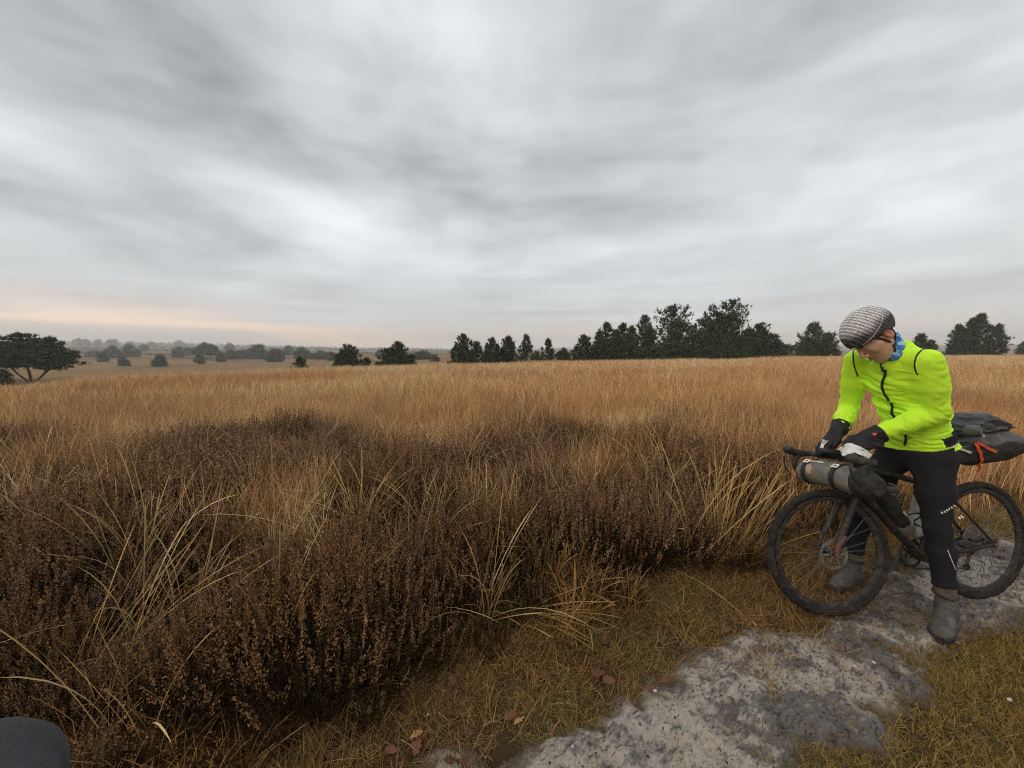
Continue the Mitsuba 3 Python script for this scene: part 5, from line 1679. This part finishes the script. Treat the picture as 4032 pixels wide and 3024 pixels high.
def face(p):
    """Head in its own space: x out of the face, y to its left, z to the crown; origin between the ears."""
    s = p * [1, 1, 1]
    s[:, 1] = np.abs(s[:, 1])
    d = ell(p, (-.012, 0, .048), (.098, .076, .098))
    d = smin(d, ell(p, (.040, 0, -.010), (.056, .062, .082)), .03)
    d = smin(d, ell(p, (.040, 0, -.072), (.050, .048, .046)), .025)
    d = smin(d, cap(s, (-.005, .052, -.045), (.062, .028, -.092), .020, .018), .025)
    d = smin(d, cap(p, (.080, 0, -.098), (.083, 0, -.094), .019, .019), .022)
    d = smin(d, cap(s, (.060, .044, -.010), (.040, .056, -.004), .022, .018), .022)
    d = smin(d, cap(s, (.086, .006, .030), (.078, .038, .030), .0115, .0095), .014)
    d = -smin(-d, np.linalg.norm((s - [.101, .033, .010]) / [1, 1.25, .85], axis=1) - .0125, .012)
    d = smin(d, np.linalg.norm((s - [.0765, .0325, .010]) / [1, 1.12, .92], axis=1) - .0135, .004)
    d = smin(d, cap(p, (.090, 0, .028), (.116, 0, -.018), .0075, .0100), .010)
    d = smin(d, np.linalg.norm(s - [.104, .0115, -.026], axis=1) - .0088, .008)
    d = smin(d, cap(s, (.097, 0, -.048), (.086, .022, -.052), .0085, .0050), .006)
    d = smin(d, cap(s, (.0955, 0, -.061), (.085, .020, -.060), .0082, .0050), .006)
    d = -smin(-d, cap(s, (.106, 0, -.0545), (.091, .024, -.0555), .0022, .0018), .004)
    # ears
    e = ell(s, (-.024, .077, .002), (.020, .0105, .031))
    e = -smin(-e, ell(s, (-.020, .089, .003), (.0105, .0085, .018)), .006)
    d = smin(d, e, .006)
    # neck, running on into the chest under the clothes
    d = smin(d, cap(p, (-.030, 0, -.020), nb_l, .050, .054), .03)
    d = smin(d, cap(p, nb_l, chest_l, .050, .050), .03)
    return d * .9


hm_ = surface(face, np.minimum([-.14, -.12, -.16], np.minimum(nb_l, chest_l) - .1), np.maximum([.14, .12, .16], np.maximum(nb_l, chest_l) + .1), .0034, 2)


def loc(p):
    """World point to head space, for the skin's colouring."""
    q = [p.x - float(HE[0]), p.y - float(HE[1]), p.z - float(HE[2])]
    return [sum(float(a[i]) * q[i] for i in range(3)) for a in (HN, HLft, HUp)]


def skin(p, n, uv):
    x, y, z = loc(p)
    ay = dr.abs(y)
    c = mix((.54, .325, .225), (.61, .375, .265), fbm(p.x * 90, p.y * 90, p.z * 90, 3))
    g = lambda cx, cy, cz, r: dr.exp(-((x - cx) ** 2 + (ay - cy) ** 2 + (z - cz) ** 2) / (r * r))
    c = mix(c, (.56, .20, .155), dr.clip(.75 * g(.118, 0, -.024, .020) + .9 * g(-.024, .082, .005, .034) + .40 * g(.07, .045, -.022, .026), 0, 1))
    c = mix(c, (.42, .155, .135), dr.clip(smoothstep(.010, .005, dr.abs(z + .0545)) * smoothstep(.024, .018, ay) * smoothstep(.078, .086, x), 0, 1) * .8)
    stub = smoothstep(-.040, -.070, z) * smoothstep(.0, .03, x) * .35 * fbm(p.x * 400, p.y * 400, p.z * 400, 2)
    return mix(c, (.16, .11, .085), stub)


pr('skin', proc(skin), .5, spec=.35)
put(f'{PE}__body', moved(hm_, HM), 'skin', smooth=True, label='fair skinned head bowed down with eyes lowered')


def on_face(pts, off=.0):
    """Points of (y, z) brought onto the front of the face."""
    pts = np.asarray(pts, float)
    o_ = np.column_stack([np.full(len(pts), .0), pts])
    return onto(face, o_, np.repeat([[1., 0, 0]], len(pts), 0), off, .16)


for sg in (1, -1):
    b = on_face([(sg * y_, z_) for y_, z_ in ((.014, .029), (.024, .034), (.036, .036), (.046, .031))], -.001)
    put(f'{PE}__body__eyebrow', moved(tube(spline(b, 14), np.interp(np.linspace(0, 1, 14), [0, .3, 1], [.0032, .0042, .0018]), 6, flat=.6), HM), 'dark_hair')
    b = on_face([(sg * y_, z_) for y_, z_ in ((.021, .002), (.028, -.0015), (.036, -.001), (.044, .004))], .0)
    put(f'{PE}__body__eyelash', moved(tube(spline(b, 14), .0013, 5), HM), 'dark_hair')


# short hair below the helmet, round the ears and nape
def hair(p):
    d = ell(p, (-.012, 0, .048), (.1015, .0800, .1015))
    s = np.abs(p[:, 1])
    front = p[:, 0] - np.interp(p[:, 2], [-.05, 0, .02, .05], [-.035, -.022, .012, .055])
    d = np.maximum(d, front)
    d = np.maximum(d, -.034 - p[:, 2])
    return d + .004 * nfbm(p * 90, 2, 75)


put(f'{PE}__hair', moved(surface(hair, (-.13, -.10, -.05), (.09, .10, .10), .004, 1), HM), 'dark_hair', smooth=True)


# helmet with its knitted cover
HC = np.array([-.012, 0, .062])


def helm(p):
    q = p - HC
    d = ell(q, (0, 0, 0), (.122, .103, .110))
    d = smin(d, ell(q, (-.034, 0, .002), (.098, .097, .098)), .02)
    rim = np.interp(p[:, 0], [-.17, -.09, -.045, -.02, .03, .10, .14], [-.022, -.022, .012, .036, .048, .044, .050])
    return np.maximum(d, rim - p[:, 2])


def helm_cover(p, n, uv):
    x, y, z = loc(p)
    a = dr.atan2(y, z - .030)
    s = dr.abs(a) * 2.6
    row = s - dr.floor(s)
    seam = smoothstep(.085, .03, dr.minimum(row, 1 - row))
    u = x * 62
    off = dr.floor(s * 2.0) * .5
    dots = dr.sin((u + off) * 2 * PI) * dr.sin(s * 2.0 * PI)
    knit = smoothstep(-.35, .6, dots * .8 + 1.4 * (fbm(x * 130, y * 130, z * 130, 3) - .5))
    c = mix((.26, .26, .272), (.72, .72, .735), knit)
    dark = smoothstep(.128, .070, z + .25 * dr.abs(x + .02) * smoothstep(.05, -.1, x) - .42 * dr.maximum(x - .02, 0) + .02 * (fbm(x * 30, y * 30, z * 30, 3) - .5))
    c = mix(c, mix((.016, .015, .016), (.11, .105, .105), smoothstep(.5, .9, knit) * .7), dark * .93)
    c = mix(c, mix((.50, .50, .51), (.13, .125, .125), dark), seam * .8)
    return c


pr('knitted_helmet_cover', proc(helm_cover), .8, spec=.2)
hk = put(f'{PE}__helmet', moved(surface(helm, (-.18, -.13, -.02), (.14, .13, .19), .0038, 3), HM), 'knitted_helmet_cover', smooth=35, label='cycling helmet under a grey knitted cover with seams')
for sg in (1, -1):
    dd = [(-.09, sg, .40), (-.05, sg, .22), (.0, sg, .10), (.05, sg, .02), (.085, sg * .75, -.05)]
    o_ = np.array([[x_, 0, .06] for x_, _, _ in dd])
    pts = onto(helm, o_, unit(np.array([[0, y_, z_] for _, y_, z_ in dd])), .0, .16)
    put(f'{hk}__reflective_cord', moved(tube(spline(pts, 24), .0022, 5), HM), 'worn_print')
pt = onto(helm, [[.0, .010, .064]], unit(np.array([[1., .10, -.10]])), .001, .2)[0]
put(f'{hk}__emblem', moved(trimesh.creation.extrude_polygon(shapely.Polygon([(-.016, .010), (.012, .012), (.004, -.014)]), .0015, engine='earcut'), HM @ mat4(np.column_stack([[-.1, .99, 0], [.2, .02, .98], [.97, .1, -.2]]), pt)), 'reflective_print', smooth=False, label='pale three cornered emblem on the helmet front')
for sg in (1, -1):
    a_ = [(.030, .078, .044), (.018, .0745, .010), (.006, .070, -.030), (.006, .062, -.062)]
    put(f'{hk}__strap', moved(ribbon_on(spline([(x_, sg * (y_ + .001), z_) for x_, y_, z_ in a_], 14), np.repeat([[.2, sg, 0]], 14, 0), .012, .002), HM), 'black_trim', smooth=30)
    a_ = [(-.060, .070, .030), (-.040, .074, -.022), (-.012, .066, -.052), (.006, .062, -.062)]
    put(f'{hk}__strap', moved(ribbon_on(spline([(x_, sg * (y_ + .002), z_) for x_, y_, z_ in a_], 14), np.repeat([[0, sg, 0]], 14, 0), .012, .002), HM), 'black_trim', smooth=30)
    put(f'{hk}__strap_slider', moved(rbox((.022, .006, .020), .002), HM @ mat4(None, (.006, sg * .064, -.062))), 'black_plastic')
put(f'{hk}__chin_strap', moved(tube(spline([(.006, .062, -.062), (.020, .050, -.096), (.036, .026, -.122), (.040, 0, -.128), (.036, -.026, -.122), (.020, -.050, -.096), (.006, -.062, -.062)], 30), .0085, 8, flat=.55), HM), 'black_trim')


# neck gaiter
def gait(p):
    a, b = A3(2.052, 2.104, 1.560), A3(2.092, 2.104, 1.492)
    t = np.clip((p - a) @ (b - a) / ((b - a) @ (b - a)), -.3, 1)
    q = p - a - t[:, None] * (b - a)
    d = np.abs(np.linalg.norm(q, axis=1) - (.073 + .004 * t)) - .007
    d = np.maximum(d, np.abs((p - lerp(a, b, .5)) @ unit(b - a)) - .056)
    d = d + .010 * (ridges(np.stack([p[:, 0] * 5, p[:, 1] * 5, p[:, 2] * 30 + p[:, 0] * 14], -1), 77) - .3)
    return np.maximum(d, 2.052 - p[:, 0])


put(f'{PE}__neck_gaiter', surface(gait, HE + [-.10, -.14, -.19], HE + [.25, .16, .06], .0045, 3), 'blue_scarf', smooth=True, label='bright blue patterned neck gaiter')
# ---------------------------------------------------------------- single tussocks, leaves, pebbles, the photographer's sleeve
def tussock(key, x, y, n, hgt, spread, label, seed, a=(.40, .25, .08), b=(.58, .40, .17), head0=None, droop=(.05, .7), width=.0046, stems=True):
    rng = np.random.default_rng(seed)
    base = np.column_stack([rng.normal(size=(n, 2)) * .045, np.full(n, -.01)])
    head = rng.uniform(0, 2 * PI, n) if head0 is None else rng.normal(head0[0], head0[1], n)
    lean = np.abs(rng.normal(0, spread, n)) if head0 is None else rng.uniform(*spread, n)
    tipw = lambda s: np.interp(s, [0, .55, .70, .88, 1], [1, .75, 1.35, 1.2, .2])
    v, f, c = ribbons(base, head, hgt * rng.uniform(.55, 1.1, n), lean, rng.uniform(*droop, n), width * rng.uniform(.7, 1.2, n), tint(rng, n, a, b), 9, rng, tipw)
    k = tag(key_for(key), label, 'grass')
    M = T().translate([x, y, float(ground(x, y))])
    scene[f'{k}__stalks'] = ply(tm(v, f), 'plant_matter', smooth=False, color=np.clip(c, 0, 1), to_world=M)
    labels[f'{k}__stalks'] = {'kind': 'stuff'}
    m = n * 3
    v, f, c = ribbons(np.column_stack([rng.normal(size=(m, 2)) * .06, np.full(m, -.01)]), rng.uniform(0, 2 * PI, m), hgt * .36 * rng.uniform(.4, 1.2, m), np.abs(rng.normal(.5, .35, m)), rng.uniform(.2, 1.1, m), width * .9 * rng.uniform(.6, 1.2, m), tint(rng, m, (.16, .085, .030), (.33, .20, .075)), 4, rng)
    scene[f'{k}__leaf_blades'] = ply(tm(v, f), 'plant_matter', smooth=False, color=np.clip(c, 0, 1), to_world=M)
    labels[f'{k}__leaf_blades'] = {'kind': 'stuff'}


tussock('grass_tussock', 1.50, 2.66, 62, .86, .20, 'tall straw tussock of upright stalks just left of the front wheel', 801, droop=(.0, .45))
tussock('grass_tussock', 1.62, 2.60, 30, .84, (.25, .75), 'stalks of a straw tussock leaning right towards the handlebar', 806, head0=(-.10, .5), droop=(.0, .35))
tussock('grass_tussock', .06, 2.04, 24, .62, (.95, 1.30), 'flattened tussock with long stalks splayed over the verge towards the path', 802, head0=(-.45, .55), droop=(.15, .65))
tussock('grass_tussock', -.95, 2.05, 60, .55, .38, 'rusty orange tussock in the heather left of centre', 803, a=(.34, .17, .05), b=(.52, .30, .10), droop=(.2, 1.5))
tussock('grass_tussock', -1.15, 2.7, 40, .80, .30, 'loose tall tussock of arching stalks among the heather on the left', 804, droop=(.1, 1.2))
tussock('grass_tussock', .75, 3.25, 44, .62, .34, 'short golden tussock in the middle of the heather', 805, droop=(.1, .9))
tussock('grass_tussock', -1.92, 1.55, 26, .85, (.30, .8), 'tussock at the left edge with stalks leaning right', 807, head0=(.6, .5), droop=(.1, .6))

# fallen oak leaves on the verge
pr('dead_leaf', proc(lambda p, n, uv: mix((.085, .036, .024), (.20, .085, .050), fbm(p.x * 8, p.y * 8, 1, 3))), .7, spec=.2)
pr('dead_leaf_pale', (.42, .235, .105), .7, spec=.2)
rngL = np.random.default_rng(55)


def leaf_mesh(seed):
    r = np.random.default_rng(seed)
    n = 9
    s = np.linspace(0, 1, n)
    w = (.36 * np.sin(PI * s ** .8) * (1 + .28 * np.sin(s * 24 + r.uniform(0, 6)))) + .012
    bend = r.uniform(-.25, .45)
    z = bend * .30 * np.sin(PI * s) + .05 * r.normal(size=n)
    c = np.stack([s - .5, 0 * s, z], 1)
    cup = r.uniform(.05, .30)
    L = c + np.stack([0 * s, w, w * cup + .03 * r.normal(size=n)], 1)
    R = c + np.stack([0 * s, -w, w * cup * r.uniform(.2, 1.4) + .03 * r.normal(size=n)], 1)
    V = np.vstack([L, c, R])
    k = np.arange(n - 1)
    Q = np.vstack([np.stack([k, k + 1, n + k + 1, n + k], 1), np.stack([n + k, n + k + 1, 2 * n + k + 1, 2 * n + k], 1)])
    return tm(V, np.vstack([Q[:, [0, 1, 2]], Q[:, [0, 2, 3]]]))


_lm = [ply(leaf_mesh(s), 'dead_leaf', smooth=True) for s in range(6)]
_lp = [ply(leaf_mesh(s + 10), 'dead_leaf_pale', smooth=True) for s in range(2)]
LEAF_LABELS = {0: 'bright orange fallen leaf at the bottom edge of the photo left of centre', 4: 'largest dark curled leaf, upright in the grass at the end of the splayed stalks', 3: 'curled brown leaf left of the largest dark curled leaf',
               7: 'reddish leaf beside the pale pebble at the edge of the sand', 12: 'dark red leaf in the grass below the upright straw tussock', 11: 'dead leaf at the foot of the tall upright tussock',
               22: 'small leaf in the grass just above the left edge of the sand', 23: 'pale orange leaf right beside a dark one on the verge left of the path', 29: 'small pale leaf in the grass left of the front wheel',
               28: 'dark leaf lying closest to the left of the front wheel', 31: 'small dead leaf on the sand at the bottom edge', 24: 'pale leaf left of centre among dark ones near the bottom edge'}
LEAVES = [[(-0.179, 1.236, 0.085, 1), (-0.461, 1.522, 0.06, 0), (-0.269, 1.573, 0.06, 0), (0.144, 1.599, 0.07, 0), (0.39, 1.613, 0.09, 0), (0.438, 1.573, 0.06, 0), (0.276, 1.56, 0.04, 0), (0.69, 1.573, 0.05, 0), (0.302, 1.795, 0.05, 0), (0.474, 1.812, 0.06, 0), (0.566, 1.812, 0.05, 0), (1.303, 2.479, 0.05, 0), (1.228, 1.94, 0.06, 0), (1.14, 1.883, 0.04, 0), (-0.357, 1.288, 0.06, 0), (-0.312, 1.298, 0.05, 0), (-0.227, 1.244, 0.045, 0), (-0.17, 1.236, 0.05, 0), (-0.45, 1.279, 0.05, 0), (-0.196, 1.288, 0.045, 0), (-0.164, 1.345, 0.05, 0), (-0.077, 1.375, 0.035, 0), (-0.006, 1.407, 0.06, 0), (0.024, 1.386, 0.045, 1), (-0.369, 1.335, 0.05, 1), (-0.663, 1.253, 0.04, 0), (-0.637, 1.641, 0.045, 0), (-0.021, 1.812, 0.04, 0), (1.449, 2.0, 0.06, 0), (1.319, 1.93, 0.035, 1), (0.607, 1.534, 0.045, 0), (0.267, 1.271, 0.02, 0)]]
for i, (x, y, s_, pale) in enumerate(LEAVES[0]):
    k = key_for('fallen_leaf')
    lab = LEAF_LABELS.get(i)
    tag(k, lab or 'reddish brown curled dead leaf lying in the matted verge grass', 'leaf', None if lab else 'dead leaves lying on the verge')
    d = dict((_lp if pale else _lm)[i % (2 if pale else 6)])
    d['to_world'] = T().translate([x, y, float(ground(x, y)) + .030]).rotate([0, 0, 1], float(rngL.uniform(0, 360))).rotate([1, 0, 0], float(rngL.normal() * 16)).rotate([0, 1, 0], float(rngL.normal() * 14)).scale([s_, s_ * .85, s_])
    scene[k] = d

# pale pebbles and a twig on the sand
pr('pale_pebble', (.50, .46, .39), .8)
PEB_LABELS = ['pale pebble at the grassy left edge of the sand, among dead leaves', 'pale speck of stone on the verge nearest the bottom edge of the photo', 'pale pebble on the sand below the left shoe, right one of two',
              'pale pebble on the sand below the left shoe, left one of two', 'largest pale pebble, alone on the turf at the right edge', 'tiny pale stone beside the stone nearest the bottom edge',
              'tiny pale stone far left in the matted verge grass', 'small pale stone in the verge grass left of the path']
PEBBLES = [(0.622, 1.515, 0.014), (0.226, 1.284, 0.01), (1.716, 1.667, 0.015), (1.605, 1.644, 0.014), (2.106, 1.474, 0.017), (0.258, 1.249, 0.006), (-0.341, 1.409, 0.007), (0.045, 1.396, 0.006)]
for i, (x, y, r_) in enumerate(PEBBLES):
    m = trimesh.creation.icosphere(2, 1.0)
    v = m.vertices * [1, .7, .55]
    m.vertices = v * (1 + .35 * (nfbm(v * 1.5 + i * 7, 2, 5) - .5))[:, None] * r_ * .62
    k = put('pebble', m, 'pale_pebble', smooth=True, label=PEB_LABELS[i], category='pebble', group='pale pebbles beside and on the path')
    scene[k]['to_world'] = T().translate([x, y, float(ground(x, y)) + .036]).rotate([0, 0, 1], i * 50.)
tw = spline([[0, 0, .012], [.12, .02, .022], [.24, .05, .018], [.36, .11, .010]], 12) + [2.15, 2.12, 0.03]
put('twig', tube(tw, np.linspace(.0045, .0025, 12), 6), 'pine_bark', label='thin dark twig lying on the sand between the wheels', category='twig')

# a second person's sleeve at the lower left corner: a bent elbow in grey fleece, close to the camera
pr('grey_fleece', proc(lambda p, n, uv: mix((.024, .026, .030), (.058, .061, .068), fbm(p.x * 420, p.y * 420, p.z * 420, 3))), .95, spec=.1, sheen=.5)
PH = tag('person', 'elbow of a second person in dark grey fleece at the lower left corner', 'person')


pr('plain_skin', (.55, .34, .24), .5)
B_HIP, B_CH, B_NK = A3(0, -.47, .96), A3(0, -.47, 1.30), A3(0, -.45, 1.50)


def sleeve(p):
    el = A3(-0.585, 0.363, 1.015)
    d = chain(p, [A3(-.30, -.34, 1.30), lerp(A3(-.30, -.34, 1.30), el, .6), el], [.078, .072, .066], .03)
    d = smin(d, chain(p, [el, A3(-.30, .16, 1.13), A3(-.12, -.03, 1.26)], [.064, .056, .044], .03), .03)
    return d + .006 * (ridges(p * 16, 90) - .4)


def fleece(p):
    d = sleeve(p)
    d = smin(d, chain(p, [A3(-.17, -.46, 1.40), A3(-.30, -.34, 1.30)], [.085, .078], .03), .04)
    d = smin(d, chain(p, [A3(.17, -.46, 1.40), A3(.31, -.34, 1.20), A3(.30, -.20, 1.08)], [.085, .075, .062], .03), .04)
    d = smin(d, chain(p, [A3(.30, -.20, 1.08), A3(.09, -.09, 1.27)], [.060, .044], .03), .03)
    d = smin(d, chain(p * [.78, 1, 1], [B_HIP * [.78, 1, 1], B_CH * [.78, 1, 1], B_NK * [.78, 1, 1]], [.135, .145, .065], .06), .06)
    return np.maximum(d, .90 - p[:, 2])


def legs2(p):
    d = None
    for s in (-1, 1):
        e = chain(p, [A3(s * .09, -.47, .95), A3(s * .11, -.45, .50), A3(s * .12, -.49, .10)], [.105, .068, .048], .03)
        e = smin(e, chain(p, [A3(s * .12, -.50, .05), A3(s * .14, -.33, .035)], [.045, .035], .02), .03)
        d = e if d is None else smin(d, e, .04)
    return np.maximum(d, p[:, 2] - .98)


def head2(p):
    d = ell(p, (0, -.42, 1.645), (.076, .098, .118))
    d = smin(d, cap(p, (0, -.325, 1.635), (0, -.318, 1.615), .010, .013), .02)
    return smin(d, cap(p, (0, -.435, 1.60), (0, -.45, 1.47), .055, .06), .03)


put(f'{PH}__sleeve', surface(fleece, (-.78, -.72, .84), (.46, .48, 1.60), .0105, 3), 'grey_fleece', smooth=True)
put(f'{PH}__trousers', surface(legs2, (-.32, -.64, -.02), (.32, -.22, 1.02), .014, 3), 'black_knit', smooth=True)
put(f'{PH}__body', surface(head2, (-.14, -.58, 1.38), (.14, -.26, 1.82), .009, 2), 'plain_skin', smooth=True)
put(f'{PH}__cap', surface(lambda p: np.maximum(ell(p, (0, -.425, 1.665), (.092, .112, .118)), 1.675 - p[:, 2]), (-.14, -.58, 1.62), (.14, -.26, 1.82), .009, 2), 'grey_bag_cloth', smooth=True)
